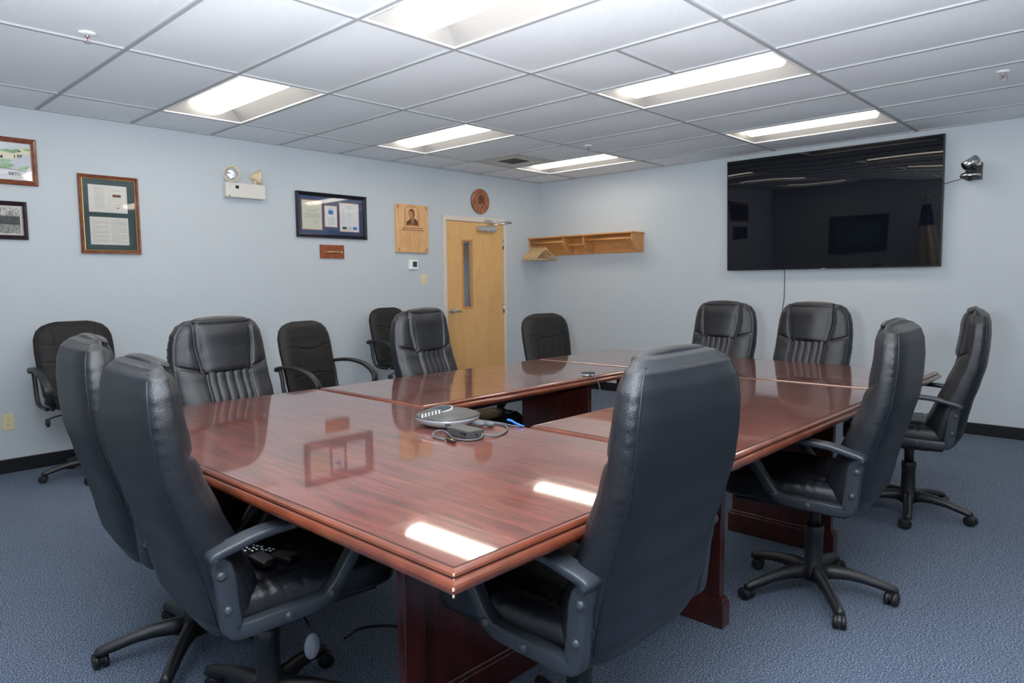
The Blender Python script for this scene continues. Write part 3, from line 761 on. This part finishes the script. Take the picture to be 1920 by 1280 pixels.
def lower_assembly(t, leg0=0, dz=0):
    # column, base, casters; hub at the origin
    mb = MB()
    prof = [(.0, .060), (.040, .060), (.045, .075), (.044, .10), (.036, .13), (.034, .25), (.037, .255), (.037, .285), (.032, .29), (.0, .29)]
    mb.loft([[(r * math.cos(k * PI / 14), r * math.sin(k * PI / 14), z) for k in range(28)] for r, z in prof[1:-1]], True, True)
    mb.build('column_sleeve', M['plastic_dark'], t)
    MB().cyl((0, 0, .28), (0, 0, .41 + dz), .024).build('gas_column', M['plastic_dark'], t)
    mb = MB()
    for k in range(5):
        a = leg0 + k * 2 * PI / 5; ca, sa = math.cos(a), math.sin(a); rings = []
        for r, zt, zb, w in ((.02, .125, .062, .026), (.07, .128, .078, .026), (.13, .122, .082, .024), (.19, .109, .075, .022), (.25, .092, .060, .020), (.285, .082, .052, .020), (.305, .074, .050, .018), (.312, .066, .052, .012)):
            sec = [(-w, zb), (-w * .8, zb + (zt - zb) * .55), (-w * .45, zt - .002), (0, zt), (w * .45, zt - .002), (w * .8, zb + (zt - zb) * .55), (w, zb)]
            rings.append([(r * ca - y * sa, r * sa + y * ca, z) for y, z in sec])
        mb.loft(rings, True, True)
    mb.build('base', M['plastic_dark'], t)
    cm = None; wm = None
    for k in range(5):
        a = leg0 + k * 2 * PI / 5; p = Vector((.293 * math.cos(a), .293 * math.sin(a), 0)); ra = a + [1.1, 2.3, .6, 1.9, 2.8][k]
        if cm is None:
            mb = MB().cyl((0, 0, .035), (0, 0, .058), .008)
            pts = []
            for i in range(9): an = PI * i / 8; pts.append((.0235 * math.cos(an) - .012, 0, .027 + .0262 * math.sin(an)))
            inner = [(.018 * math.cos(PI * i / 8) - .012, 0, .027 + .020 * math.sin(PI * i / 8)) for i in range(8, -1, -1)]
            mb.prism([(x, -.008, z) for x, y, z in pts + inner], (0, .016, 0))
            c = mb.build('caster', M['plastic_dark'], t); cm = c.data
            mb = MB()
            for s_ in (-1, 1):
                mb.cyl((-.012, s_ * .005, .0262), (-.012, s_ * .022, .0262), .0262, .0262, 24); mb.cyl((-.012, s_ * .022, .0262), (-.012, s_ * .0245, .0262), .021, .015, 24)
            w_ = mb.build('twin_wheel', M['plastic_dark'], c); wm = w_.data
        else:
            c = bpy.data.objects.new('caster', cm); COL.objects.link(c); c.parent = t
            w_ = bpy.data.objects.new('twin_wheel', wm); COL.objects.link(w_); w_.parent = c
        c.location = p; c.rotation_euler = (0, 0, ra)

def back_grid(zlo, zhi, wfun, disp, nu=72, nv=96, inset=.010):
    """front padding: grid over the front face of the back, displaced forward by disp(y, z)"""
    mb = MB(); bm = mb.bm; vs = []
    for j in range(nv + 1):
        z = zlo + (zhi - zlo) * j / nv; w = wfun(z) - inset; row = []
        for i in range(nu + 1):
            u = -1 + 2 * i / nu; y = w * u
            # sit on the superellipse body
            T_ = (fx(z) - rxx(z)) / 2; cxm = (fx(z) + rxx(z)) / 2; yy = min(.999, abs(y) / ww(z))
            bx = cxm + T_ * (1 - yy ** 3.4) ** (1 / 3.4)
            row.append(bm.verts.new((bx + disp(y, z, u), y, z)))
        vs.append(row)
    for j in range(nv):
        for i in range(nu):
            f = bm.faces.new((vs[j][i], vs[j][i + 1], vs[j + 1][i + 1], vs[j + 1][i])); f.smooth = True
    return mb

def make_exec():
    t = empty('executive_chair', (0, 0, 0))
    lower_assembly(t, 0)
    # upholstered back
    mb = MB(); rings = []; n = 64; N = 110
    zs = [.395 + (1.133 - .395) * (.5 - .5 * math.cos(PI * k / N)) for k in range(N + 1)]
    for z in zs:
        T_ = (fx(z) - rxx(z)) / 2; c = (fx(z) + rxx(z)) / 2; w = ww(z); ring = []
        for k in range(n):
            a = 2 * PI * k / n; ca, sa = math.cos(a), math.sin(a)
            e = 2 / 3.4 if ca > 0 else 2 / 3.0
            wr = .0022 * math.exp(-((abs(math.degrees(math.atan2(sa, ca))) - 108) / 9) ** 2) * (math.sin(z * 210) + .6 * math.sin(z * 347 + 1)) * min(1, max(0, (z - .70) / .08)) * min(1, max(0, (1.08 - z) / .05))
            ring.append((c + T_ * sgnpow(ca, e), (w + wr) * sgnpow(sa, 2 / 3.4 if ca > 0 else 2 / 4.2), z))
        rings.append(ring)
    mb.loft(rings, True, True)
    bk = mb.build('backrest', [M['leather_back'], M['leather']], t)
    for p in bk.data.polygons:
        if not (rxx(p.center.z) + .33 * (fx(p.center.z) - rxx(p.center.z)) > p.center.x) or abs(p.center.y) > .935 * ww(p.center.z) or p.normal.x > 0: p.material_index = 1
    # piping around the rear panel
    pl = []
    for z in [.45 + .66 * k / 40 for k in range(41)]: pl.append(((fx(z) + rxx(z)) / 2 - (fx(z) - rxx(z)) / 2 * .5 ** (2 / 3.0), ww(z) * .866 ** (2 / 4.2), z))
    pl = pl + [(x, -y, z) for x, y, z in pl[::-1]]
    MB().tube(pl, .0028, n=6, closed=False).build('piping', M['leather_back'], bk)
    # front cushions
    def ys(z): return .112 + .012 * math.sin(max(0, (.885 - z)) * 6) - .06 * max(0, .885 - z) ** 1.0 if z < .885 else .130 + .02 * min(1, (z - .885) / .12)
    def disp(y, z, u):
        ay = abs(y); edge = (1 - abs(u) ** 7) * min(1, (z - .47) / .05 + .1) * min(1, (1.128 - z) / .04)
        zseam = .885 + .03 * max(0, ay - .11) / .12
        d_ = .014 * edge
        yb = ys(z)
        g = math.exp(-((ay - yb) / .006) ** 2) + (math.exp(-((z - zseam) / .005) ** 2) if ay > .11 else 0)
        d_ += .010 * edge * (min(1, abs(ay - yb) / .03) ** .5) * (min(1, abs(z - zseam) / .03) ** .5 if ay > .11 else 1)
        if ay < yb and z < .885:
            q = (y / yb * 2.5 + 2.5) % 1.0; d_ += .011 * math.sin(PI * q) ** .5 - .009
        return d_ - .011 * min(1, g) - .002
    back_grid(.47, 1.125, ww, disp, 120, 110).build('front_cushion', M['leather'], bk, normals=False)
    # headrest pillow wrapping the top
    path = [(fx(z) + .0, z) for z in (.872, .89, .92, .96, 1.0, 1.04, 1.08, 1.11)] + [(-.256, 1.122), (-.266, 1.131), (-.277, 1.134), (-.290, 1.131)]
    path = spline([(x, 0, z) for x, z in path], 5)
    mb = MB(); bm = mb.bm; vs = []; m_ = len(path); nu = 40
    for i, p in enumerate(path):
        a_ = path[max(0, i - 1)]; b_ = path[min(m_ - 1, i + 1)]; tg = (b_ - a_).normalized(); nrm = Vector((tg.z, 0, -tg.x))
        s_ = i / (m_ - 1); hw = .122 + .024 * math.sin(min(1, s_ * 1.3) * PI / 2) - .018 * max(0, s_ - .8) / .2
        row = []
        for k in range(nu + 1):
            u = -1 + 2 * k / nu; fall = (1 - abs(u) ** 6) ** .5 * (1 - abs(2 * s_ - 1) ** 8) ** .5
            off = -.005 + (.049 - .032 * min(1, max(0, s_ - .5) / .3)) * fall * (.85 + .15 * math.cos(u * PI))
            q = p + nrm * off; row.append(bm.verts.new((q.x, hw * u, q.z)))
        vs.append(row)
    for j in range(len(vs) - 1):
        for i in range(nu):
            f = bm.faces.new((vs[j][i], vs[j][i + 1], vs[j + 1][i + 1], vs[j + 1][i])); f.smooth = True
    mb.build('headrest', M['leather'], bk, normals=False)
    # seat
    mb = MB(); rings = []; n = 80
    for i in range(49):
        s_ = -1 + 2 * i / 48; x = .045 + .265 * s_; k = (1 - abs(s_) ** 7) ** (1 / 7) if abs(s_) < 1 else 0.02
        k = max(k, .02); w = .252 * (k ** .5) * (1 - .05 * (s_ < 0) * -s_); zc = .468 - .012 * max(0, s_ - .4) ** 1.0; h = .058 * k
        ring = []
        for q in range(n):
            a = 2 * PI * q / n; ca, sa = math.cos(a), math.sin(a)
            y = w * sgnpow(ca, 2 / 5.); z = zc + h * sgnpow(sa, 2 / 3.2)
            if sa > 0:
                ay = abs(y); g = math.exp(-((ay - .165) / .006) ** 2)
                z -= .012 * g * k
                z += .010 * min(1, abs(ay - .165) / .04) * k
                if ay < .15 and -.75 < s_ < .55: z += .005 * (abs(math.sin(PI * (y + .15) / .05)) ** .6 - .8) * min(1, (.55 - s_) * 6) * min(1, (s_ + .75) * 6)
                if ay >= .165: z -= .010 * math.exp(-((s_ - .05) / .018) ** 2) * k - .002 * math.sin(55 * s_) * k
                z += .0015 * math.sin(40 * s_ + 30 * y) * k
            if abs(sa) < .5: y += math.copysign(.004 * math.exp(-((z - .478) / .008) ** 2) - .004 * math.exp(-((s_ - .05) / .02) ** 2), y) * k
            ring.append((x, y, z))
        rings.append(ring)
    mb.loft(rings, True, True); mb.build('seat', M['leather'], t)
    MB().box((-.17, -.20, .398), (.26, .20, .425), .008).build('seat_pan', M['plastic_dark'], t)
    MB().box((-.10, -.06, .365), (.12, .06, .40), .008).build('tilt_mechanism', M['plastic_dark'], t)
    lv = MB().tube(spline([(.03, -.05, .385), (.03, -.15, .385), (.03, -.20, .375), (.03, -.22, .35)], 5), .005, n=8).build('height_lever', M['plastic_dark'], t)
    MB().sphere((.03, -.228, .315), .030, scale=(.75, .35, 1.25)).build('paddle', M['paddle'], lv)
    # arm loops
    path = [(-.238, .655), (-.18, .671), (-.12, .684), (-.03, .690), (.05, .690), (.11, .684), (.160, .666), (.178, .634), (.160, .588), (.118, .525), (.082, .478), (.050, .456), (-.02, .451), (-.10, .449), (-.165, .448), (-.192, .456), (-.200, .485), (-.206, .54), (-.212, .60), (-.226, .638)]
    n0 = len(path); sp_ = spline([(x, 0, z) for x, z in path], 5, True); m_ = len(sp_)
    cen = Vector((-.04, 0, .56))
    for sy in (-1, 1):
        rings = []
        for i, p in enumerate(sp_):
            tg = (sp_[(i + 1) % m_] - sp_[i - 1]).normalized(); nr = Vector((-tg.z, 0, tg.x))
            if nr.dot(p - cen) < 0: nr = -nr
            q = i / 5
            pad = 1 if q < 6.2 else (max(0, 1 - (q - 6.2) / 1.2) if q < 8 else (max(0, (q - 18.6) / .8) if q > 18.6 else 0)); pad = min(1, pad)
            hw = .019 + .010 * pad; th_in = .020 + .000 * pad; th_out = .016 - .006 * pad
            rp = max(0, min(1, (q - 14.5) / 1.0)) * max(0, min(1, (19.2 - q) / .8)); rl = max(0, min(1, (q - 10.5) / 1)) * max(0, min(1, (15.5 - q)))
            th_in += .006 * rp + .002 * rl; th_out += .008 * rp + .004 * rl
            ring = []
            for k in range(16):
                a = 2 * PI * k / 16; ca, sa = math.cos(a), math.sin(a)
                y = hw * sgnpow(ca, .30); r_ = sgnpow(sa, .30); r_ = r_ * (th_out if r_ > 0 else (th_in - .008 * pad))
                ring.append((p.x + nr.x * r_, sy * .264 + y, p.z + nr.z * r_))
            rings.append(ring)
        mb = MB(); mb.loft(rings, True, False, loop=True); ar = mb.build('armrest', M['plastic'], t)
        for bx, bz in ((-.222, .605), (-.209, .515), (-.055, .450), (.068, .472)):
            MB().cyl((bx, sy * .280, bz), (bx, sy * .286, bz), .0115, .0105, 16).sphere((bx, sy * .286, bz), .0105, u=14, v=8, scale=(1, .45, 1)).build('bolt', M['bolt'], ar)
        MB().cyl((-.20, sy * .225, .53), (-.22, sy * .255, .53), .016, n=12).build('bracket', M['plastic_dark'], ar)
    return t

def make_task(variant=0):
    t = empty('task_chair', (0, 0, 0))
    lower_assembly(t, 0)
    zs0 = [.42, .44, .50, .60, .70, .80, .88, .93, .965, .985, .995]
    w0 = [.160, .205, .228, .238, .246, .250, .246, .229, .196, .148, .10]
    fr = [-.16, -.15, -.155, -.168, -.187, -.208, -.226, -.238, -.248, -.256, -.262]
    rr = [-.20, -.215, -.225, -.24, -.257, -.277, -.292, -.299, -.300, -.296, -.288]
    W = lambda z: interp(zs0, w0, z); F = lambda z: interp(zs0, fr, z); Rr = lambda z: interp(zs0, rr, z)
    mb = MB(); rings = []; n = 48
    for k in range(45):
        z = .42 + .575 * (.5 - .5 * math.cos(PI * k / 44)); T_ = (F(z) - Rr(z)) / 2; c = (F(z) + Rr(z)) / 2; w = W(z)
        rings.append([(c + T_ * sgnpow(math.cos(2 * PI * q / n), .6), w * sgnpow(math.sin(2 * PI * q / n), .5), z) for q in range(n)])
    mb.loft(rings, True, True); bk = mb.build('backrest', M['leather_dull'], t)
    mb = MB(); bm = mb.bm; vs = []; nu, nv = 100, 96
    for j in range(nv + 1):
        z = .46 + (.985 - .46) * j / nv; row = []
        for i in range(nu + 1):
            u = -1 + 2 * i / nu; w = W(z) - .012; y = w * u; ay = abs(y)
            T_ = (F(z) - Rr(z)) / 2; c = (F(z) + Rr(z)) / 2; bx = c + T_ * (1 - (ay / W(z)) ** 3.3) ** (1 / 3.3)
            edge = (1 - abs(u) ** 8) * min(1, (z - .45) / .03) * min(1, (.99 - z) / .03)
            if variant == 0:
                yb = .118 + .06 * (z - .8); zsm = .815 - .022 * (1 - (y / .13) ** 2) if ay < yb else .815 + .05 * (ay - yb)
                g = math.exp(-((ay - yb) / .004) ** 2) * .6 + math.exp(-((z - zsm) / .004) ** 2)
                if z < zsm: g += .5 * math.exp(-((ay - .045 - .05 * (z - .6)) / .004) ** 2)
                g += math.exp(-((z - (.60 + .02 * (1 - (y / .2) ** 2))) / .004) ** 2) * .8
            else:
                yb = .125 + .08 * (z - .8); zsm = .84
                g = math.exp(-((ay - yb) / .004) ** 2) + math.exp(-((z - zsm) / .004) ** 2) + math.exp(-((z - .72) / .004) ** 2) * (ay > yb)
            row.append(bm.verts.new((bx + .014 * edge - .006 * min(1, g) * edge + .003 * edge * math.sin(8 * z + 1), y, z)))
        vs.append(row)
    for j in range(nv):
        for i in range(nu):
            f = bm.faces.new((vs[j][i], vs[j][i + 1], vs[j + 1][i + 1], vs[j + 1][i])); f.smooth = True
    mb.build('front_cushion', M['leather_dull'], bk, normals=False)
    mb = MB(); rings = []
    for i in range(33):
        s_ = -1 + 2 * i / 32; k = max(.03, (1 - abs(s_) ** 6) ** (1 / 6) if abs(s_) < 1 else .03); x = .035 + .245 * s_; w = .238 * k ** .5; h = .038 * k; zc = .458 - .012 * max(0, s_ - .4)
        ring = []
        for q in range(48):
            a = 2 * PI * q / 48; y = w * sgnpow(math.cos(a), .42); z = zc + h * sgnpow(math.sin(a), .7)
            if math.sin(a) > 0: z -= .005 * math.exp(-((abs(y) - .15) / .006) ** 2) * k
            ring.append((x, y, z))
        rings.append(ring)
    mb.loft(rings, True, True); mb.build('seat', M['leather_dull'], t)
    MB().box((-.10, -.06, .37), (.12, .06, .415), .008).build('tilt_mechanism', M['plastic_dark'], t)
    MB().tube([(-.10, 0, .40), (-.20, 0, .40), (-.24, 0, .43), (-.262, 0, .60)], [.02, .02, .02, .014], n=10).build('back_support', M['plastic_dark'], t)
    lv = MB().tube(spline([(.03, -.05, .39), (.03, -.15, .392), (.03, -.22, .385), (.035, -.265, .375)], 5), .005, n=8).build('height_lever', M['plastic_dark'], t)
    MB().sphere((.035, -.275, .350), .033, scale=(.95, .4, .9)).build('paddle', M['plastic_dark'], lv)
    path = [(-.265, .662), (-.235, .680), (-.15, .692), (-.06, .690), (.04, .668), (.115, .625), (.150, .572), (.140, .520), (.100, .478), (.05, .450), (.0, .430)]
    sp_ = spline([(x, 0, z) for x, z in path], 5)
    for sy in (-1, 1):
        rings = []
        for i, p in enumerate(sp_):
            tg = (sp_[min(i + 1, len(sp_) - 1)] - sp_[max(0, i - 1)]).normalized(); nr = Vector((-tg.z, 0, tg.x)); q = i / (len(sp_) - 1)
            hw = .026 - .012 * max(0, q - .6) / .4; th = .013; off = -.03 * max(0, q - .72) / .28
            rings.append([(p.x + nr.x * th * sgnpow(math.sin(2 * PI * k / 14), .6), sy * (.262 + .036 * math.sin(PI * min(1, q * 1.15)) + off) + hw * sgnpow(math.cos(2 * PI * k / 14), .6), p.z + nr.z * th * sgnpow(math.sin(2 * PI * k / 14), .6)) for k in range(14)])
        mb = MB(); mb.loft(rings, True, True)
        pr = spline([(-.235, 0, .672), (-.218, 0, .60), (-.205, 0, .52), (-.18, 0, .46), (-.13, 0, .435), (-.03, 0, .430)], 5)
        mb.tube([(p.x, sy * (.262 - .03 * max(0, i / len(pr) - .6)), p.z) for i, p in enumerate(pr)], .014, n=10)
        mb.build('armrest', M['plastic_dark'], t)
    return t

ex0 = make_exec()
ta0 = make_task(0)
tb0 = make_task(1)
def place(proto, used, x, y, head, leg, label, cat, group, dz=0):
    o = proto if not used else copy_tree(proto)
    o.location = (x, y, 0); o.rotation_euler = (0, 0, R(head))
    la = R(leg - head)
    for c in kids(o):
        nm = c.name.split('.')[0]
        if nm == 'base': c.rotation_euler = (0, 0, la)
        elif nm == 'caster':
            c.location = Matrix.Rotation(la, 3, 'Z') @ c.location; c.rotation_euler = (0, 0, c.rotation_euler.z + la)
        elif nm in ('column_sleeve',): pass
        elif nm == 'gas_column': c.location.z += dz
        else: c.location.z += dz
    tag(o, label, cat, group)
    if 'remote control on its seat' in label:      # this one is tipped back a little
        for c in kids(o):
            if c.name.startswith('backrest'):
                c.rotation_euler = (0, R(-1.7), 0); c.location = (-.2 - (-.2 * math.cos(R(1.7)) - .45 * math.sin(R(1.7))), 0, .45 - (.45 * math.cos(R(1.7)) - .2 * math.sin(R(1.7)) * -1) + dz)
    if 'no arms' in label:
        for c in [c for c in kids(o) if c.name.startswith('armrest')]: bpy.data.objects.remove(c)
    return o
G1 = 'executive chairs around the conference table'; G2 = 'task chairs along the walls'
EX = [
 (4.748, -5.335, 180, 80, 'high-backed black executive chair nearest the camera on the right, seen from behind', 0),
 (3.380, -5.795, 85, 33, 'high-backed executive chair at the left, partly hidden behind the one with the remote', 0),
 (3.955, -5.815, 86, 46, 'high-backed executive chair at the near left with a remote control on its seat', -.012),
 (2.785, -5.235, 8, 10, 'executive chair facing the camera at the left end of the table', 0),
 (2.79, -3.97, 9, 30, 'executive chair facing the camera in front of the wooden door', 0),
 (4.835, -3.875, 183, 20, 'executive chair second on the right side, its five-legged base fully on view', 0),
 (4.85, -2.51, 188, 68, 'rightmost executive chair, by the far corner of the table', 0),
 (3.465, -2.28, -96, 15, 'left one of the two executive chairs under the television', 0),
 (4.10, -2.26, -95, 50, 'right one of the two executive chairs under the television', 0),
]
protos_state = False
src = copy_tree  # noqa
# copies are taken from an untouched prototype, which is itself used last
for k, (x, y, hd_, lg, lb, dz) in enumerate(EX):
    last = (k == len(EX) - 1)
    place(ex0, not last, x, y, hd_, lg, lb, 'office chair', G1, dz)
TA = [(.50, -5.29, 3, -20, 'black task chair against the wall at the far left, behind the large chairs', .055, tb0, True),
      (1.51, -4.03, 15, 10, 'black task chair with curved arms below the navy-matted frame', .03, ta0, False),
      (.46, -2.52, 8, 10, 'black task chair against the wall, half hidden left of the door', .058, ta0, False),
      (2.24, -2.29, -11, 40, 'black task chair with no arms in view, below the coat rack', .03, ta0, True)]
for (x, y, hd_, lg, lb, dz, pr, last) in TA:
    place(pr, not last, x, y, hd_, lg, lb, 'office chair', G2, dz)

# ------------------------------------------------------------------ things on the table and chair
ph = empty('conference_phone', (3.888, -5.032, .7602), R(50), 'silver and slate conference phone with keypad on the near table section', 'speakerphone')
def se(ax_, ay_, z, n=64, e=1.62, oy=0): return [(ax_ * sgnpow(math.cos(2 * PI * k / n), 2 / e), oy + ay_ * sgnpow(math.sin(2 * PI * k / n), 2 / e), z) for k in range(n)]
MB().loft([se(.060, .062, .001), se(.085, .090, .003), se(.110, .110, .014), se(.120, .118, .026), se(.124, .121, .034)], True, True).build('body', M['silver'], ph)
MB().loft([se(.1245, .1215, .0342), se(.125, .122, .037), se(.115, .112, .044), se(.09, .086, .053), se(.055, .052, .059), se(.02, .02, .0615)], True, True).build('top_shell', M['phone'], ph)
rim = MB().loft([[(r * 1.1 * math.cos(2 * PI * k / 36), r * sgnpow(math.sin(2 * PI * k / 36), .85), z) for k in range(36)] for r, z in ((.046, -.008), (.046, .0015), (.043, .0025), (.042, .0015))], True, True).build('display_rim', M['silver'], ph, loc=(-.030, -.008, .0585), rot=(R(5), R(-9), 0))
MB().loft([[(r * 1.1 * math.cos(2 * PI * k / 36), r * sgnpow(math.sin(2 * PI * k / 36), .85), z) for k in range(36)] for r, z in ((.0425, .000), (.0415, .0022))], True, True).build('display', M['lcd'], rim)
kp = MB().box((-.040, -.018, -.006), (.040, .018, .001), .004).build('keypad', M['phone'], ph, loc=(-.062, -.054, .0505), rot=(R(16), R(-13), R(-4)))
mb = MB()
for r_ in range(3):
    for c_ in range(6): mb.sphere((-.032 + c_ * .0128, -.011 + r_ * .011, .0012), .0028, u=8, v=6, scale=(1.2, 1, .6))
mb.build('buttons', M['white'], kp)
MB().box((-.012, -.1185, .018), (.008, -.108, .024), .001).build('port', M['ink_dark'], ph)
hb = empty('usb_hub', (4.083, -5.122, .7602), R(-4), 'small dark grey connection box beside the conference phone', 'hub')
MB().box((-.062, -.034, .0), (.062, .034, .028), .003).build('case', M['phone'], hb)
mb = MB()
for x in (.020, .038): mb.box((x - .006, -.0348, .012), (x + .006, -.0335, .020)); mb.sphere((x, -.0345, .006), .0018, u=8, v=6)
mb.box((.0615, -.005, .010), (.0628, .004, .016)); mb.build('ports', M['black'], hb)
def cable(pts, r, mat, name, label, n=8):
    return tag(MB().tube(spline(pts, 8), r, n=n).build(name, mat), label, 'cable')
z = .7640
cable([(4.146, -5.098, z + .008), (4.165, -5.13, z), (4.155, -5.175, z), (4.10, -5.188, z), (4.045, -5.165, z + .002), (4.005, -5.155, z + .008), (3.985, -5.175, z + .005), (4.02, -5.215, z), (4.09, -5.225, z)], .0032, M['cable'], 'usb_cable', 'grey cable looping in front of the connection box to a black plug')
t = empty('usb_plug', (4.125, -5.225, z + .001), R(-15), 'small black plug lying in front of the connection box', 'plug')
MB().box((-.032, -.007, -.003), (.026, .007, .006), .003).build('shell', M['black'], t)
MB().box((-.004, -.0045, .0055), (.012, .0045, .0066), .001).build('label_patch', M['gold'], t)
cable([(4.146, -5.105, z + .008), (4.18, -5.07, z), (4.16, -5.0, z), (4.11, -4.94, z), (4.06, -4.915, z), (4.0, -4.93, z + .004)], .0034, M['cable'], 'power_cable', 'grey cable curving behind the connection box')
cable([(3.965, -4.95, z + .006), (3.98, -4.925, z + .004), (4.00, -4.905, z), (4.05, -4.90, z), (4.09, -4.905, z), (4.12, -4.90, z), (4.135, -4.883, z)], .003, M['cable'], 'network_cable', 'thin cable leaving the right end of the conference phone')
t = empty('cable_splitter', (4.01, -4.985, z), R(20), 'grey molded cable adapter lying behind the connection box', 'adapter')
mb = MB().sphere((0, 0, .008), .020, scale=(1.3, .7, .6)).sphere((.040, .008, .008), .018, scale=(1.2, .8, .65)); mb.tube([(-.02, 0, .006), (-.045, .01, .006), (-.07, .0, .004)], .004); mb.build('body', M['cable'], t)
tag(MB().tube(spline([(4.045, -4.868, z + .008), (4.07, -4.872, z + .008), (4.10, -4.885, z + .006), (4.13, -4.892, z + .004), (4.146, -4.885, z)], 5), [.005] * 8 + [.004] * 8 + [.0025] * 5, n=8).build('blue_connector', M['bluecable']), 'bright blue cable connector at the seam of the table', 'connector')
# mic puck
t = empty('microphone_puck', (3.472, -3.602, .7602), 0, 'round grey microphone puck on the edge of the door-side table section', 'microphone')
MB().loft([[(r * math.cos(k * PI / 16), r * math.sin(k * PI / 16), z_) for k in range(32)] for r, z_ in ((.030, 0), (.037, .003), (.038, .012))], True, True).build('body', M['silver'], t)
MB().loft([[(r * math.cos(k * PI / 16), r * math.sin(k * PI / 16), z_) for k in range(32)] for r, z_ in ((.0385, .012), (.039, .016), (.034, .020), (.01, .0215))], True, True).build('grille', M['plastic_dark'], t)
cable([(3.495, -3.628, .768), (3.515, -3.632, .768), (3.537, -3.625, .755), (3.548, -3.605, .72), (3.555, -3.60, .66), (3.55, -3.59, .60), (3.545, -3.585, .54), (3.55, -3.58, .30), (3.56, -3.57, .02)], .0028, M['cable'], 'microphone_cable', 'thin grey cable hanging from the microphone puck over the table edge')
# remotes on the chair seat
def make_remote():
    t = empty('remote_control', (0, 0, 0))
    MB().loft([[(.085 * sgnpow(math.cos(2 * PI * k / 40), .35), (.022 + .003 * math.cos(2 * PI * k / 40)) * s_ * sgnpow(math.sin(2 * PI * k / 40), .45), z_) for k in range(40)] for z_, s_ in ((0, .8), (.005, 1), (.013, 1), (.017, .85))], True, True).build('case', M['black'], t)
    MB().box((.018, -.019, .0155), (.080, .019, .0182), .002).build('faceplate', M['phone'], t)
    mb = MB()
    for i in range(6):
        for j in range(3):
            if (i * 3 + j) % 4 != 3: mb.box((-.070 + i * .014 - .0035, -.013 + j * .013 - .0025, .0168), (-.070 + i * .014 + .0035, -.013 + j * .013 + .0025, .0186), .0008)
    mb.build('buttons', M['white'], t)
    MB().sphere((-.078, .008, .0172), .0028, u=8, v=6).build('power_button', M['red'], t)
    return t
r0 = make_remote()
r1 = copy_tree(r0)
r0.location = (4.030, -5.885, .540); r0.rotation_euler = (R(2), R(5), R(4)); tag(r0, 'black remote control lying on top of another on the chair seat', 'remote control', 'remote controls on the chair seat')
r1.location = (4.035, -5.835, .526); r1.rotation_euler = (0, R(2), R(22)); tag(r1, 'second black remote control, mostly covered by the upper one', 'remote control', 'remote controls on the chair seat')
# floor cord under near table
tag(MB().tube(spline([(3.72, -5.40, .004), (3.70, -5.32, .004), (3.78, -5.22, .004), (3.95, -5.18, .004), (4.2, -5.2, .004)], 8), .004).build('floor_cord', M['black']), 'thin black cord lying on the carpet under the near table section', 'cord')

# ------------------------------------------------------------------ the photographer's flash, bounced off the ceiling
fl = bpy.data.lights.new('bounce_flash', 'SPOT'); fl.energy = 1150; fl.spot_size = R(155); fl.spot_blend = 1.0; fl.shadow_soft_size = .06; fl.color = (.94, .965, 1.0)
flo = bpy.data.objects.new('bounce_flash', fl); COL.objects.link(flo); flo.location = (5.6, -6.7, 1.35)
flo.rotation_euler = Vector((-.42, .48, 1)).to_track_quat('-Z', 'Y').to_euler()
# ------------------------------------------------------------------ camera, world, view
cam = bpy.data.cameras.new('camera'); co = bpy.data.objects.new('camera', cam); COL.objects.link(co)
cam.sensor_width = 36; cam.lens = 36 * 1308.285 / 1920; cam.clip_start = .01
yaw, pit, rol = 2.32609973, -.0848306, -.00996489
f = Vector((math.cos(pit) * math.cos(yaw), math.cos(pit) * math.sin(yaw), math.sin(pit)))
rt = Vector((math.sin(yaw), -math.cos(yaw), 0)); up = rt.cross(f)
rt2 = rt * math.cos(rol) + up * math.sin(rol); up2 = rt2.cross(f)
mw = Matrix((rt2, up2, -f)).transposed().to_4x4(); mw.translation = (5.8502, -6.7567, H - 1.2374)
co.matrix_world = mw
cam.dof.use_dof = True; cam.dof.focus_distance = 3.4; cam.dof.aperture_fstop = 7.0
S.camera = co
w = bpy.data.worlds.new('world'); S.world = w; w.use_nodes = True
w.node_tree.nodes['Background'].inputs[0].default_value = (.5, .55, .6, 1); w.node_tree.nodes['Background'].inputs[1].default_value = .22
S.view_settings.view_transform = 'Standard'; S.view_settings.look = 'None'; S.view_settings.gamma = 1; S.view_settings.use_curve_mapping = False
S.view_settings.exposure = 0.34
